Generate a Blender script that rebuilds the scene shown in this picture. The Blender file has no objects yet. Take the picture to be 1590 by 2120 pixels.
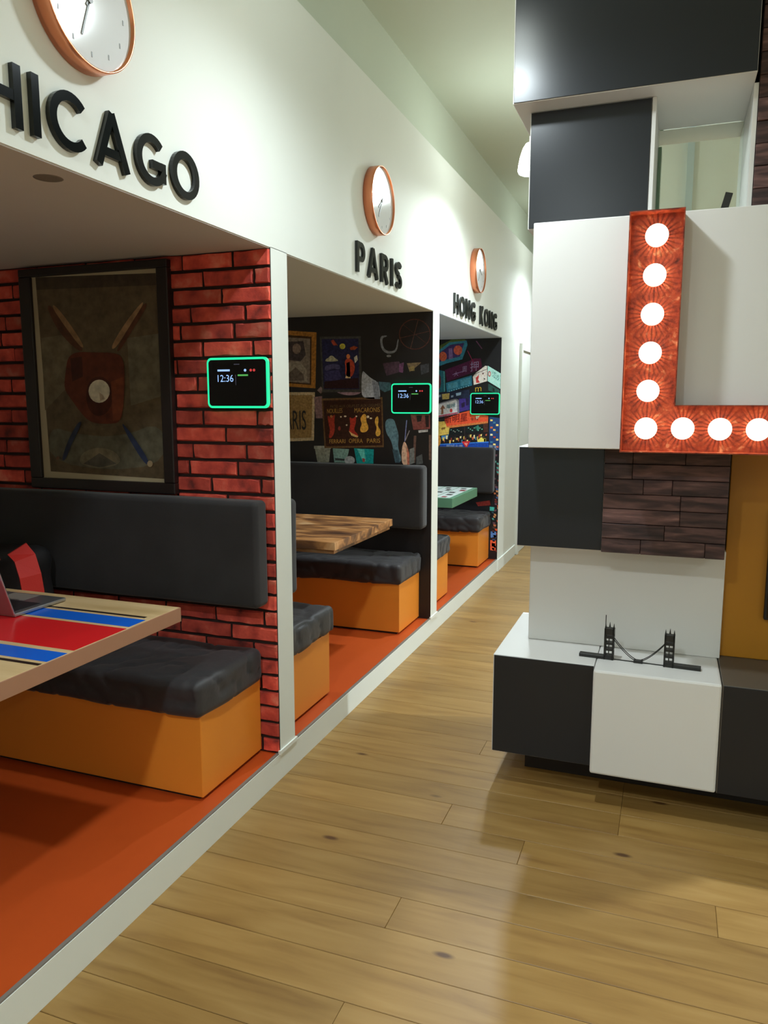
import bpy, bmesh, math, random
from mathutils import Vector, Matrix, noise
random.seed(7)
SC = bpy.context.scene
COL = SC.collection
PI = math.pi

# ------------------------------------------------------------------ camera
PITCH = math.atan2(225.0, 1580.0)
YAW = math.atan2(595.0, math.hypot(1580.0, 225.0))
cam_data = bpy.data.cameras.new('camera')
cam = bpy.data.objects.new('camera', cam_data)
COL.objects.link(cam)
cam.location = (0, 0, 1.5)
cam.rotation_euler = (PI/2 - PITCH, 0, YAW)
cam_data.sensor_width = 36.0
cam_data.lens = 1580.0/2120.0*36.0
cam_data.clip_start = 0.02
SC.camera = cam

# ------------------------------------------------------------------ world, exposure
world = bpy.data.worlds.new('world'); SC.world = world
world.use_nodes = True
world.node_tree.nodes['Background'].inputs[0].default_value = (0.8, 0.85, 0.8, 1)
world.node_tree.nodes['Background'].inputs[1].default_value = 0.02
SC.view_settings.view_transform = 'Standard'
SC.view_settings.look = 'None'
SC.view_settings.gamma = 1.0
SC.view_settings.use_curve_mapping = False
SC.view_settings.exposure = 0.15

# the lamps hang in a row over the aisle, plus an unseen right-hand row added as fill; their builder is make_lamp below
LAMPS = [(-0.75, -2.60), (-0.74, -0.15), (-0.67, 2.31), (-0.87, 4.85), (-0.87, 7.60), (-0.87, 10.2),
         (2.40, -2.60), (2.40, -0.15), (2.40, 4.30), (2.40, 7.60)]
LAMP_W = [80, 145, 80, 165, 110, 120, 90, 95, 700, 150]
LAMP_COL = (0.84, 0.95, 1.0)
LAMP_CONE = math.radians(172)
GLASS_GLOW = 30.0
BULB_W = 0.31

# ------------------------------------------------------------------ helpers
def lin(c):
    out = []
    for v in c[:3]:
        v = v/255.0
        out.append(v/12.92 if v <= 0.04045 else ((v+0.055)/1.055)**2.4)
    return tuple(out) + (1.0,)

def newmat(name):
    m = bpy.data.materials.new(name); m.use_nodes = True
    nt = m.node_tree
    return m, nt, nt.nodes['Principled BSDF'], nt.nodes, nt.links

def plain(name, rgb, rough=0.5, metal=0.0, spec=0.5, bump=0.0, bscale=200.0, var=0.0, vscale=6.0, coat=0.0, sheen=0.0):
    m, nt, b, N, L = newmat(name)
    b.inputs['Base Color'].default_value = lin(rgb)
    b.inputs['Roughness'].default_value = rough
    b.inputs['Metallic'].default_value = metal
    b.inputs['Specular IOR Level'].default_value = spec
    b.inputs['Coat Weight'].default_value = coat
    b.inputs['Sheen Weight'].default_value = sheen
    b.inputs['Sheen Roughness'].default_value = 0.4
    tc = N.new('ShaderNodeTexCoord')
    if var:
        n = N.new('ShaderNodeTexNoise'); n.inputs['Scale'].default_value = vscale; n.inputs['Detail'].default_value = 5
        L.new(tc.outputs['Object'], n.inputs['Vector'])
        mx = N.new('ShaderNodeMixRGB'); c = lin(rgb)
        mx.inputs[1].default_value = tuple(v*(1-var) for v in c[:3])+(1,)
        mx.inputs[2].default_value = tuple(min(1, v*(1+var)) for v in c[:3])+(1,)
        L.new(n.outputs['Fac'], mx.inputs[0]); L.new(mx.outputs[0], b.inputs['Base Color'])
    if bump:
        n2 = N.new('ShaderNodeTexNoise'); n2.inputs['Scale'].default_value = bscale; n2.inputs['Detail'].default_value = 3
        L.new(tc.outputs['Object'], n2.inputs['Vector'])
        bp = N.new('ShaderNodeBump'); bp.inputs['Strength'].default_value = bump; bp.inputs['Distance'].default_value = 0.002
        L.new(n2.outputs['Fac'], bp.inputs['Height']); L.new(bp.outputs[0], b.inputs['Normal'])
    return m

def emit(name, rgb, s):
    m, nt, b, N, L = newmat(name)
    b.inputs['Base Color'].default_value = (0.02, 0.02, 0.02, 1)
    b.inputs['Emission Color'].default_value = lin(rgb)
    b.inputs['Emission Strength'].default_value = s
    return m

def ramp_mat(name, stops, rough=0.6, scale=(1, 1, 1), nscale=4.0, detail=8, distort=0.0, rnd=0.25, bump=0.3, bdist=0.002, knots=None, spec=0.5):
    """noise through a colour ramp, tone shifted per object"""
    m, nt, b, N, L = newmat(name)
    tc = N.new('ShaderNodeTexCoord'); oi = N.new('ShaderNodeObjectInfo')
    mul = N.new('ShaderNodeMath'); mul.operation = 'MULTIPLY'; mul.inputs[1].default_value = 53.0
    L.new(oi.outputs['Random'], mul.inputs[0])
    add = N.new('ShaderNodeVectorMath'); add.operation = 'ADD'
    L.new(tc.outputs['Object'], add.inputs[0]); L.new(mul.outputs[0], add.inputs[1])
    mp = N.new('ShaderNodeMapping'); mp.inputs['Scale'].default_value = scale
    L.new(add.outputs[0], mp.inputs['Vector'])
    n = N.new('ShaderNodeTexNoise'); n.inputs['Scale'].default_value = nscale; n.inputs['Detail'].default_value = detail
    n.inputs['Distortion'].default_value = distort
    L.new(mp.outputs[0], n.inputs['Vector'])
    r = N.new('ShaderNodeValToRGB')
    els = r.color_ramp.elements
    while len(els) < len(stops): els.new(0.5)
    for e, (p, c) in zip(els, stops): e.position = p; e.color = lin(c)
    L.new(n.outputs['Fac'], r.inputs[0])
    hs = N.new('ShaderNodeHueSaturation')
    mr = N.new('ShaderNodeMapRange'); mr.inputs[3].default_value = 1-rnd; mr.inputs[4].default_value = 1+rnd
    L.new(oi.outputs['Random'], mr.inputs[0]); L.new(mr.outputs[0], hs.inputs['Value'])
    L.new(r.outputs[0], hs.inputs['Color'])
    out = hs.outputs[0]
    if knots:
        mp2 = N.new('ShaderNodeMapping'); mp2.inputs['Scale'].default_value = knots[0]
        L.new(add.outputs[0], mp2.inputs['Vector'])
        v = N.new('ShaderNodeTexVoronoi'); v.inputs['Scale'].default_value = knots[1]
        L.new(mp2.outputs[0], v.inputs['Vector'])
        kr = N.new('ShaderNodeValToRGB'); kr.color_ramp.elements[0].position = knots[2]; kr.color_ramp.elements[1].position = knots[3]
        kr.color_ramp.elements[0].color = (1, 1, 1, 1); kr.color_ramp.elements[1].color = (0, 0, 0, 1)
        L.new(v.outputs['Distance'], kr.inputs[0])
        mk = N.new('ShaderNodeMixRGB'); mk.inputs[2].default_value = lin(knots[4])
        L.new(kr.outputs[0], mk.inputs[0]); L.new(out, mk.inputs[1]); out = mk.outputs[0]
    L.new(out, b.inputs['Base Color'])
    b.inputs['Roughness'].default_value = rough
    b.inputs['Specular IOR Level'].default_value = spec
    if bump:
        bp = N.new('ShaderNodeBump'); bp.inputs['Strength'].default_value = bump; bp.inputs['Distance'].default_value = bdist
        L.new(n.outputs['Fac'], bp.inputs['Height']); L.new(bp.outputs[0], b.inputs['Normal'])
    return m

def print_mat(name, rough=0.55, var=0.35, scale=70.0, gain=1.0):
    """flat print: colours stored per face, mottled by noise"""
    m, nt, b, N, L = newmat(name)
    at = N.new('ShaderNodeAttribute'); at.attribute_name = 'Col'
    tc = N.new('ShaderNodeTexCoord')
    n = N.new('ShaderNodeTexNoise'); n.inputs['Scale'].default_value = scale; n.inputs['Detail'].default_value = 6
    L.new(tc.outputs['Object'], n.inputs['Vector'])
    mr = N.new('ShaderNodeMapRange'); mr.inputs[1].default_value = 0.3; mr.inputs[2].default_value = 0.7
    mr.inputs[3].default_value = gain*(1-var); mr.inputs[4].default_value = gain*(1+var)
    L.new(n.outputs['Fac'], mr.inputs[0])
    hs = N.new('ShaderNodeHueSaturation'); L.new(mr.outputs[0], hs.inputs['Value']); L.new(at.outputs['Color'], hs.inputs['Color'])
    L.new(hs.outputs[0], b.inputs['Base Color'])
    b.inputs['Roughness'].default_value = rough
    b.inputs['Specular IOR Level'].default_value = 0.25
    return m

def link(name, me, mat=None, parent=None, loc=None, smooth=False):
    o = bpy.data.objects.new(name, me); COL.objects.link(o)
    if mat is not None and not me.materials: me.materials.append(mat)
    if smooth:
        for p in me.polygons: p.use_smooth = True
    if parent is not None:
        o.parent = parent
    if loc is not None: o.location = loc
    return o

def tag(o, label=None, cat=None, group=None, kind=None):
    if label: o['label'] = label
    if cat: o['category'] = cat
    if group: o['group'] = group
    if kind: o['kind'] = kind
    return o

def thing(name, loc, label, cat, group=None):
    o = bpy.data.objects.new(name, None); COL.objects.link(o)
    o.location = loc; o.empty_display_size = 0.1
    return tag(o, label, cat, group)

def basemesh(bm, name='mesh'):
    me = bpy.data.meshes.new(name); bm.to_mesh(me); bm.free(); return me

def add_box(bm, x0, x1, y0, y1, z0, z1, bev=0.0, seg=1):
    vs = [bm.verts.new((x, y, z)) for z in (z0, z1) for y in (y0, y1) for x in (x0, x1)]
    f = [(0, 2, 3, 1), (4, 5, 7, 6), (0, 1, 5, 4), (2, 6, 7, 3), (0, 4, 6, 2), (1, 3, 7, 5)]
    fs = [bm.faces.new([vs[i] for i in q]) for q in f]
    if bev:
        es = set()
        for q in fs: es.update(q.edges)
        bmesh.ops.bevel(bm, geom=list(es), offset=bev, segments=seg, affect='EDGES', profile=0.5)

def box(name, x0, x1, y0, y1, z0, z1, mat, parent=None, bev=0.0, seg=2):
    """world-space box; when parented to a thing the mesh is stored relative to it"""
    bm = bmesh.new()
    off = parent_off(parent)
    add_box(bm, x0-off[0], x1-off[0], y0-off[1], y1-off[1], z0-off[2], z1-off[2], bev, seg)
    return link(name, basemesh(bm, name), mat, parent, smooth=False)

def parent_off(p):
    off = Vector((0, 0, 0))
    while p is not None:
        off += p.location; p = p.parent
    return off

def struct(name, boxes, mat, bev=0.0):
    bm = bmesh.new()
    for b in boxes: add_box(bm, *b, bev=bev)
    o = link(name, basemesh(bm, name), mat); o['kind'] = 'structure'
    return o

def lathe(name, prof, mat, parent=None, loc=(0, 0, 0), axis='Z', n=24, smooth=True):
    bm = bmesh.new(); rings = []
    for r, h in prof:
        ring = []
        for i in range(n):
            a = 2*PI*i/n
            p = (r*math.cos(a), r*math.sin(a), h)
            if axis == 'X': p = (h, r*math.cos(a), r*math.sin(a))
            if axis == 'Y': p = (r*math.cos(a), -h, r*math.sin(a))
            ring.append(bm.verts.new(p))
        rings.append(ring)
    for a, b in zip(rings, rings[1:]):
        for i in range(n):
            bm.faces.new((a[i], a[(i+1) % n], b[(i+1) % n], b[i]))
    if prof[0][0] > 1e-4: bm.faces.new(rings[0][::-1])
    if prof[-1][0] > 1e-4: bm.faces.new(rings[-1])
    bmesh.ops.remove_doubles(bm, verts=bm.verts, dist=1e-5)
    bmesh.ops.recalc_face_normals(bm, faces=bm.faces)
    off = parent_off(parent)
    o = link(name, basemesh(bm, name), mat, parent, smooth=False)
    o.location = Vector(loc)-off
    if smooth:
        for p in o.data.polygons: p.use_smooth = len(p.vertices) == 4
    return o

def roundbox_mesh(sx, sy, sz, r, step=0.05, amp=0.0, freq=6.0, seed=0.0, fold=0.0):
    """soft box centred on the origin, edges rounded by r, surface pushed by noise"""
    h = Vector((sx/2, sy/2, sz/2))
    def ticks(s):
        n = max(2, int(round((s-2*r)/step)))
        t = [-s/2, -s/2+r*0.35, -s/2+r*0.7]
        t += [-s/2+r+(s-2*r)*i/n for i in range(n+1)]
        return t + [s/2-r*0.7, s/2-r*0.35, s/2]
    T = [ticks(sx), ticks(sy), ticks(sz)]
    bm = bmesh.new(); cache = {}
    def vert(p):
        k = tuple(round(c, 5) for c in p)
        if k in cache: return cache[k]
        q = Vector(p)
        inn = Vector([max(-h[i]+r, min(h[i]-r, q[i])) for i in range(3)])
        d = q-inn
        nrm = d.normalized() if d.length > 1e-7 else Vector((0, 0, 1))
        w = inn+nrm*r if d.length > 1e-7 else q
        if amp:
            w = w+nrm*amp*noise.noise(Vector(w)*freq+Vector((seed, seed*2, 0)))
        if fold:
            s = noise.noise(Vector((w.x*9+seed, w.y*9, w.z*9)))
            w = w-nrm*fold*max(0.0, 1-abs(s)*9)
        cache[k] = bm.verts.new(w); return cache[k]
    for ax in range(3):
        u, v = (ax+1) % 3, (ax+2) % 3
        for s in (-1, 1):
            for i in range(len(T[u])-1):
                for j in range(len(T[v])-1):
                    q = []
                    for a, b in ((i, j), (i+1, j), (i+1, j+1), (i, j+1)):
                        p = [0, 0, 0]; p[ax] = s*h[ax]; p[u] = T[u][a]; p[v] = T[v][b]
                        q.append(vert(p))
                    if s < 0: q.reverse()
                    if len(set(q)) == 4: bm.faces.new(q)
    return basemesh(bm, 'soft_box')

def tube(bm, pts, r, n=8):
    rings = []
    for i, p in enumerate(pts):
        p = Vector(p)
        a = Vector(pts[max(0, i-1)]); b = Vector(pts[min(len(pts)-1, i+1)])
        t = (b-a).normalized()
        s = Vector((0, 0, 1)) if abs(t.z) < 0.9 else Vector((1, 0, 0))
        u = t.cross(s).normalized(); v = t.cross(u)
        rings.append([bm.verts.new(p+(u*math.cos(2*PI*k/n)+v*math.sin(2*PI*k/n))*r) for k in range(n)])
    for a, b in zip(rings, rings[1:]):
        for k in range(n): bm.faces.new((a[k], a[(k+1) % n], b[(k+1) % n], b[k]))
    bm.faces.new(rings[0][::-1]); bm.faces.new(rings[-1])

def copy_tree(o, parent=None):
    c = o.copy(); COL.objects.link(c); c.parent = parent
    for ch in list(o.children): copy_tree(ch, c)
    return c

def chaikin(pts, n=2):
    for _ in range(n):
        out = []
        for a, b in zip(pts, pts[1:]+pts[:1]):
            out += [(a[0]*0.75+b[0]*0.25, a[1]*0.75+b[1]*0.25), (a[0]*0.25+b[0]*0.75, a[1]*0.25+b[1]*0.75)]
        pts = out
    return pts

def print_part(name, polys, y, mat, parent, dy=0.00012, soft=False):
    """flat printed shapes (x, z) on a plane facing the aisle end, one mesh"""
    bm = bmesh.new(); cl = bm.loops.layers.float_color.new('Col')
    off = parent_off(parent)
    for k, (c, pts) in enumerate(polys):
        yy = y-dy*(min(k, 9)+1)
        if soft and 6 <= len(pts) < 20: pts = chaikin(list(pts))
        vs = [bm.verts.new((min(x, -1.4015)-off[0], yy-off[1], z-off[2])) for x, z in pts]
        try: f = bm.faces.new(vs)
        except ValueError: continue
        f.normal_update()
        if f.normal.y > 0: f.normal_flip()
        col = lin(c)
        for l in f.loops: l[cl] = col
    bmesh.ops.triangulate(bm, faces=bm.faces)
    return link(name, basemesh(bm, name), mat, parent)

def text_mesh(txt, size, width=None, extrude=0.0):
    cu = bpy.data.curves.new('txt', 'FONT'); cu.body = txt; cu.size = size; cu.extrude = extrude
    cu.resolution_u = 3
    o = bpy.data.objects.new('txt', cu); COL.objects.link(o)
    bpy.context.view_layer.update()
    me = bpy.data.meshes.new_from_object(o.evaluated_get(bpy.context.evaluated_depsgraph_get()))
    bpy.data.objects.remove(o)
    if len(me.vertices):
        xs = [v.co.x for v in me.vertices]; ys = [v.co.y for v in me.vertices]
        x0, x1, y0, y1 = min(xs), max(xs), min(ys), max(ys)
        sx = width/(x1-x0) if width else size/(y1-y0)
        sy = size/(y1-y0)
        for v in me.vertices: v.co.x = (v.co.x-x0)*sx; v.co.y = (v.co.y-y0)*sy
    return me

def text_on_front(name, txt, x, y, z, h, w, mat, parent, shear=0.0, extrude=0.0):
    """text facing -Y, lower left corner at (x, y, z), height h, width w"""
    me = text_mesh(txt, h, w, extrude)
    off = parent_off(parent)
    for v in me.vertices:
        a, b, c = v.co
        v.co = (x+a-off[0], y-c-off[1], z+b+shear*a-off[2])
    return link(name, me, mat, parent)
PARIS_PRINTS = [
 ('printed_picture', [
  ((150,100,40), [(-2.4215,1.9782),(-2.1924,1.9585),(-2.2044,1.5978),(-2.4218,1.612)]),
  ((60,40,20), [(-2.4221,1.95),(-2.2276,1.9318),(-2.2358,1.62),(-2.4213,1.6343)]),
  ((112,100,88), [(-2.4224,1.9344),(-2.2383,1.9197),(-2.2462,1.6295),(-2.4211,1.6438)]),
  ((60,52,52), [(-2.4159,1.9029),(-2.2877,1.9056),(-2.2716,1.8149),(-2.3112,1.775),(-2.4182,1.7865)]),
  ((118,100,88), [(-2.3062,1.8562),(-2.3096,1.8414),(-2.3187,1.8296),(-2.3316,1.8233),(-2.3459,1.8236),(-2.3586,1.8305),(-2.3673,1.8427),(-2.3702,1.8578),(-2.3667,1.8727),(-2.3576,1.8844),(-2.3446,1.8907),(-2.3304,1.8903),(-2.3177,1.8834),(-2.3091,1.8712)]),
  ((128,118,104), [(-2.4185,1.7707),(-2.3183,1.7751),(-2.2695,1.721),(-2.2637,1.6423),(-2.421,1.6502)]),
  ((90,78,70), [(-2.4057,1.6913),(-2.3474,1.7379),(-2.2913,1.6898),(-2.2849,1.6488),(-2.4065,1.65)]),
 ]),
 ('printed_poster', [
  ((60,58,56), [(-2.1685,1.93),(-1.8797,1.9245),(-1.8746,1.5709),(-2.1556,1.5723)]),
  ((34,33,62), [(-2.1548,1.9142),(-1.8965,1.9099),(-1.8914,1.5895),(-2.1449,1.5911)]),
  ((150,60,40), [(-2.0895,1.9001),(-2.0723,1.9088),(-2.0486,1.8806),(-2.0419,1.8713),(-2.0726,1.8721)]),
  ((170,160,60), [(-1.9875,1.8638),(-1.9896,1.8559),(-1.9953,1.8496),(-2.0035,1.8463),(-2.0126,1.8465),(-2.0207,1.8503),(-2.0263,1.8568),(-2.0283,1.8648),(-2.0262,1.8727),(-2.0205,1.8789),(-2.0123,1.8823),(-2.0032,1.882),(-1.9951,1.8783),(-1.9895,1.8718)]),
  ((140,60,30), [(-1.9572,1.8539),(-1.9268,1.8653),(-1.9001,1.8555),(-1.9203,1.8408),(-1.9506,1.8385)]),
  ((150,145,120), [(-2.1324,1.7685),(-2.1287,1.784),(-2.1079,1.7928),(-2.0939,1.808),(-2.0733,1.8044),(-2.0598,1.7888),(-2.0393,1.7791),(-2.0394,1.7699)]),
  ((70,66,100), [(-2.1361,1.7438),(-2.0738,1.7551),(-2.0225,1.745),(-2.0296,1.7143),(-2.0741,1.7273),(-2.1331,1.7034)]),
  ((52,48,86), [(-2.1366,1.7034),(-2.0331,1.7143),(-2.013,1.6646),(-2.0751,1.628),(-2.1372,1.6536)]),
  ((40,18,22), [(-2.1374,1.6411),(-1.8977,1.6633),(-1.8947,1.5957),(-2.1414,1.5973)]),
  ((165,62,40), [(-1.9951,1.7691),(-1.9712,1.7901),(-1.9442,1.7803),(-1.9241,1.7555),(-1.921,1.7126),(-1.945,1.6638),(-1.9924,1.6767),(-1.9852,1.732)]),
  ((205,175,130), [(-1.9816,1.7565),(-1.9578,1.7653),(-1.9517,1.6608),(-1.9891,1.6613),(-1.9786,1.7073)]),
  ((190,110,60), [(-1.9542,1.7989),(-1.9556,1.7923),(-1.9594,1.787),(-1.9648,1.7842),(-1.9708,1.7843),(-1.9763,1.7874),(-1.98,1.7928),(-1.9813,1.7994),(-1.9799,1.8061),(-1.9761,1.8113),(-1.9706,1.8141),(-1.9646,1.814),(-1.9592,1.8109),(-1.9555,1.8055)]),
  ((170,165,150), [(-1.9273,1.7922),(-1.907,1.807),(-1.9005,1.7764),(-1.9208,1.7555)]),
 ]),
 ('printed_vase', [
  ((150,152,160), [(-1.8707,1.7119),(-1.8474,1.6902),(-1.8108,1.6593),(-1.7612,1.6344),(-1.748,1.5703),(-1.7481,1.5275),(-1.8715,1.5278),(-1.8778,1.6079)]),
  ((110,112,120), [(-1.8042,1.6439),(-1.7612,1.6344),(-1.7481,1.5275),(-1.7845,1.5276)]),
 ]),
 ('printed_ribbon', [
  ((140,112,124), [(-2.0756,1.5844),(-2.0411,1.5904),(-2.0001,1.5716),(-1.9218,1.5835),(-1.8645,1.5832),(-1.8983,1.5556),(-1.9661,1.5497),(-2.0242,1.5592)]),
  ((20,16,20), [(-1.8881,1.5618),(-1.8377,1.6014),(-1.8646,1.5524)]),
  ((120,100,98), [(-2.194,1.5851),(-2.1656,1.61),(-2.1415,1.5848),(-2.1663,1.563)]),
 ]),
 ('printed_board', [
  ((172,152,118), [(-2.4298,1.5737),(-2.2083,1.5726),(-2.2198,1.2546),(-2.4292,1.2446)]),
  ((132,104,62), [(-2.4302,1.5545),(-2.2261,1.5538),(-2.2374,1.2736),(-2.4288,1.2641)]),
  ((118,92,92), [(-2.2157,1.5411),(-2.156,1.5472),(-2.1543,1.402),(-2.2036,1.4017)]),
 ]),
 ('printed_poster', [
  ((92,66,40), [(-2.1597,1.5315),(-1.7316,1.5397),(-1.7217,1.2195),(-2.1426,1.2048)]),
  ((50,26,16), [(-2.1493,1.5189),(-1.7415,1.5275),(-1.7317,1.2318),(-2.1319,1.2178)]),
  ((150,50,34), [(-2.119,1.4276),(-2.0983,1.4024),(-2.0773,1.4215),(-2.0633,1.4278),(-2.0707,1.3837),(-2.0643,1.3269),(-2.0857,1.2759),(-2.1138,1.2691),(-2.0991,1.3265),(-2.1126,1.3707)]),
  ((170,110,60), [(-2.0808,1.4151),(-2.0839,1.4084),(-2.0913,1.4056),(-2.0987,1.4084),(-2.1017,1.415),(-2.0985,1.4217),(-2.0911,1.4245),(-2.0838,1.4218)]),
  ((160,45,30), [(-1.9636,1.4158),(-1.9399,1.3972),(-1.9125,1.4224),(-1.9162,1.3725),(-1.9335,1.3285),(-1.8996,1.2976),(-1.9031,1.2819),(-1.9405,1.2907),(-1.9678,1.3155),(-1.9537,1.3659)]),
  ((200,160,100), [(-1.9677,1.3218),(-1.937,1.3034),(-1.8996,1.2882),(-1.9065,1.2787),(-1.9474,1.2906)]),
  ((205,150,60), [(-1.8787,1.4163),(-1.8584,1.4351),(-1.8416,1.4227),(-1.8451,1.3855),(-1.8251,1.3484),(-1.8386,1.3172),(-1.8792,1.3104),(-1.8892,1.3353),(-1.8722,1.3666),(-1.8855,1.3976)]),
  ((200,150,60), [(-1.7814,1.4046),(-1.7614,1.4232),(-1.7582,1.3862),(-1.7648,1.3553),(-1.7416,1.3246),(-1.7483,1.2936),(-1.7716,1.287),(-1.7816,1.3117),(-1.7682,1.3429),(-1.7848,1.3736)]),
  ((200,180,150), [(-2.0151,1.4124),(-2.0186,1.4069),(-2.0255,1.4069),(-2.0289,1.4123),(-2.0254,1.4178),(-2.0185,1.4178)]),
  ((210,190,160), [(-1.9807,1.4157),(-1.9859,1.4103),(-1.9962,1.4102),(-2.0013,1.4156),(-1.9961,1.4211),(-1.9858,1.4211)]),
  ((200,180,150), [(-1.9058,1.4162),(-1.9092,1.4108),(-1.916,1.4107),(-1.9193,1.4161),(-1.9159,1.4215),(-1.9091,1.4215)]),
  ((210,190,160), [(-1.8215,1.4136),(-1.8266,1.4055),(-1.8366,1.4054),(-1.8416,1.4135),(-1.8366,1.4215),(-1.8265,1.4216)]),
  ((210,190,160), [(-1.8015,1.4044),(-1.8065,1.399),(-1.8165,1.399),(-1.8215,1.4043),(-1.8165,1.4097),(-1.8065,1.4097)]),
  ((200,180,150), [(-1.9743,1.3594),(-1.9778,1.3539),(-1.9846,1.3539),(-1.988,1.3593),(-1.9846,1.3647),(-1.9777,1.3648)]),
  ((120,50,40), [(-2.0227,1.3369),(-2.0258,1.3257),(-2.0332,1.321),(-2.0405,1.3255),(-2.0434,1.3366),(-2.0403,1.3478),(-2.0329,1.3525),(-2.0256,1.348)]),
 ]),
 ('printed_cup', [
  ((120,118,104), [(-2.2169,1.2097),(-2.1004,1.212),(-2.112,1.1125),(-2.1969,1.1102)]),
  ((140,138,124), [(-2.2203,1.2193),(-2.0968,1.2216),(-2.097,1.2025),(-2.2206,1.2)]),
 ]),
 ('printed_cup', [
  ((112,140,130), [(-2.083,1.206),(-1.9651,1.202),(-1.9899,1.1126),(-2.0734,1.1135)]),
  ((50,52,50), [(-2.0696,1.1424),(-1.9966,1.1379),(-2.0002,1.1251),(-2.0663,1.1265)]),
  ((150,150,150), [(-1.9244,1.1302),(-1.9282,1.1177),(-1.9387,1.1075),(-1.9539,1.1016),(-1.9708,1.1011),(-1.986,1.1062),(-1.9965,1.1159),(-2.0002,1.1282),(-1.9963,1.1408),(-1.9857,1.151),(-1.9704,1.1569),(-1.9536,1.1573),(-1.9385,1.1521),(-1.928,1.1425)]),
 ]),
 ('printed_box', [
  ((20,132,130), [(-1.9308,1.2091),(-1.7918,1.2056),(-1.7954,1.1116),(-1.9108,1.1084)]),
  ((90,180,170), [(-1.9103,1.2063),(-1.8593,1.2042),(-1.846,1.1259),(-1.8664,1.1254)]),
  ((150,60,60), [(-1.8731,1.1473),(-1.8527,1.1415),(-1.8562,1.1193),(-1.8698,1.1221)]),
 ]),
 ('printed_cloth', [
  ((88,116,128), [(-1.7151,1.3989),(-1.6559,1.4054),(-1.6394,1.3565),(-1.6197,1.2954),(-1.6293,1.2245),(-1.5995,1.1417),(-1.6191,1.1226),(-1.6522,1.1776),(-1.6721,1.2638),(-1.7118,1.3157)]),
  ((60,82,92), [(-1.7579,1.6374),(-1.6791,1.6306),(-1.666,1.5881),(-1.7184,1.5702),(-1.7513,1.5886)]),
  ((60,80,90), [(-1.6654,1.2083),(-1.6259,1.2029),(-1.6126,1.1228),(-1.6455,1.1219)]),
 ]),
 ('printed_bracket', [
  ((112,114,120), [(-1.7543,1.9208),(-1.7022,1.9252),(-1.7022,1.9163),(-1.738,1.9083),(-1.7217,1.8301),(-1.6438,1.8223),(-1.6311,1.8993),(-1.6214,1.899),(-1.6373,1.8072),(-1.7348,1.8154)]),
  ((130,130,134), [(-1.6728,1.796),(-1.6776,1.7908),(-1.6891,1.7889),(-1.7006,1.7913),(-1.7054,1.7967),(-1.7006,1.8019),(-1.6891,1.8039),(-1.6776,1.8014)]),
 ]),
 ('printed_wheel', [
  ((78,46,40), [(-1.4129,1.9223),(-1.4162,1.8982),(-1.4222,1.8999),(-1.4191,1.9225)]),
  ((78,46,40), [(-1.4162,1.8982),(-1.4263,1.8759),(-1.4317,1.879),(-1.4222,1.8999)]),
  ((78,46,40), [(-1.4263,1.8759),(-1.4425,1.8569),(-1.447,1.8612),(-1.4317,1.879)]),
  ((78,46,40), [(-1.4425,1.8569),(-1.4639,1.8425),(-1.467,1.8477),(-1.447,1.8612)]),
  ((78,46,40), [(-1.4639,1.8425),(-1.4889,1.8337),(-1.4905,1.8395),(-1.467,1.8477)]),
  ((78,46,40), [(-1.4889,1.8337),(-1.5159,1.8312),(-1.5159,1.8371),(-1.4905,1.8395)]),
  ((78,46,40), [(-1.5159,1.8312),(-1.543,1.835),(-1.5414,1.8407),(-1.5159,1.8371)]),
  ((78,46,40), [(-1.543,1.835),(-1.5684,1.8451),(-1.5652,1.8502),(-1.5414,1.8407)]),
  ((78,46,40), [(-1.5684,1.8451),(-1.5903,1.8608),(-1.5858,1.8648),(-1.5652,1.8502)]),
  ((78,46,40), [(-1.5903,1.8608),(-1.6072,1.8809),(-1.6016,1.8837),(-1.5858,1.8648)]),
  ((78,46,40), [(-1.6072,1.8809),(-1.6178,1.904),(-1.6116,1.9054),(-1.6016,1.8837)]),
  ((78,46,40), [(-1.6178,1.904),(-1.6215,1.9287),(-1.6151,1.9285),(-1.6116,1.9054)]),
  ((78,46,40), [(-1.6215,1.9287),(-1.618,1.9531),(-1.6118,1.9513),(-1.6151,1.9285)]),
  ((78,46,40), [(-1.618,1.9531),(-1.6075,1.9755),(-1.6019,1.9724),(-1.6118,1.9513)]),
  ((78,46,40), [(-1.6075,1.9755),(-1.5908,1.9944),(-1.5863,1.9901),(-1.6019,1.9724)]),
  ((78,46,40), [(-1.5908,1.9944),(-1.5691,2.0086),(-1.5659,2.0034),(-1.5863,1.9901)]),
  ((78,46,40), [(-1.5691,2.0086),(-1.5439,2.0171),(-1.5423,2.0113),(-1.5659,2.0034)]),
  ((78,46,40), [(-1.5439,2.0171),(-1.517,2.0192),(-1.5169,2.0134),(-1.5423,2.0113)]),
  ((78,46,40), [(-1.517,2.0192),(-1.4901,2.0151),(-1.4917,2.0095),(-1.5169,2.0134)]),
  ((78,46,40), [(-1.4901,2.0151),(-1.4651,2.0048),(-1.4682,1.9999),(-1.4917,2.0095)]),
  ((78,46,40), [(-1.4651,2.0048),(-1.4436,1.9892),(-1.448,1.9853),(-1.4682,1.9999)]),
  ((78,46,40), [(-1.4436,1.9892),(-1.4271,1.9694),(-1.4325,1.9666),(-1.448,1.9853)]),
  ((78,46,40), [(-1.4271,1.9694),(-1.4166,1.9465),(-1.4226,1.9452),(-1.4325,1.9666)]),
  ((78,46,40), [(-1.4166,1.9465),(-1.4129,1.9223),(-1.4191,1.9225),(-1.4226,1.9452)]),
  ((70,44,40), [(-1.5941,1.9855),(-1.4385,1.8632),(-1.4362,1.8658),(-1.5917,1.9881)]),
  ((90,60,52), [(-1.4967,2.0131),(-1.5463,1.8383),(-1.5426,1.8373),(-1.4931,2.0121)]),
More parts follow.
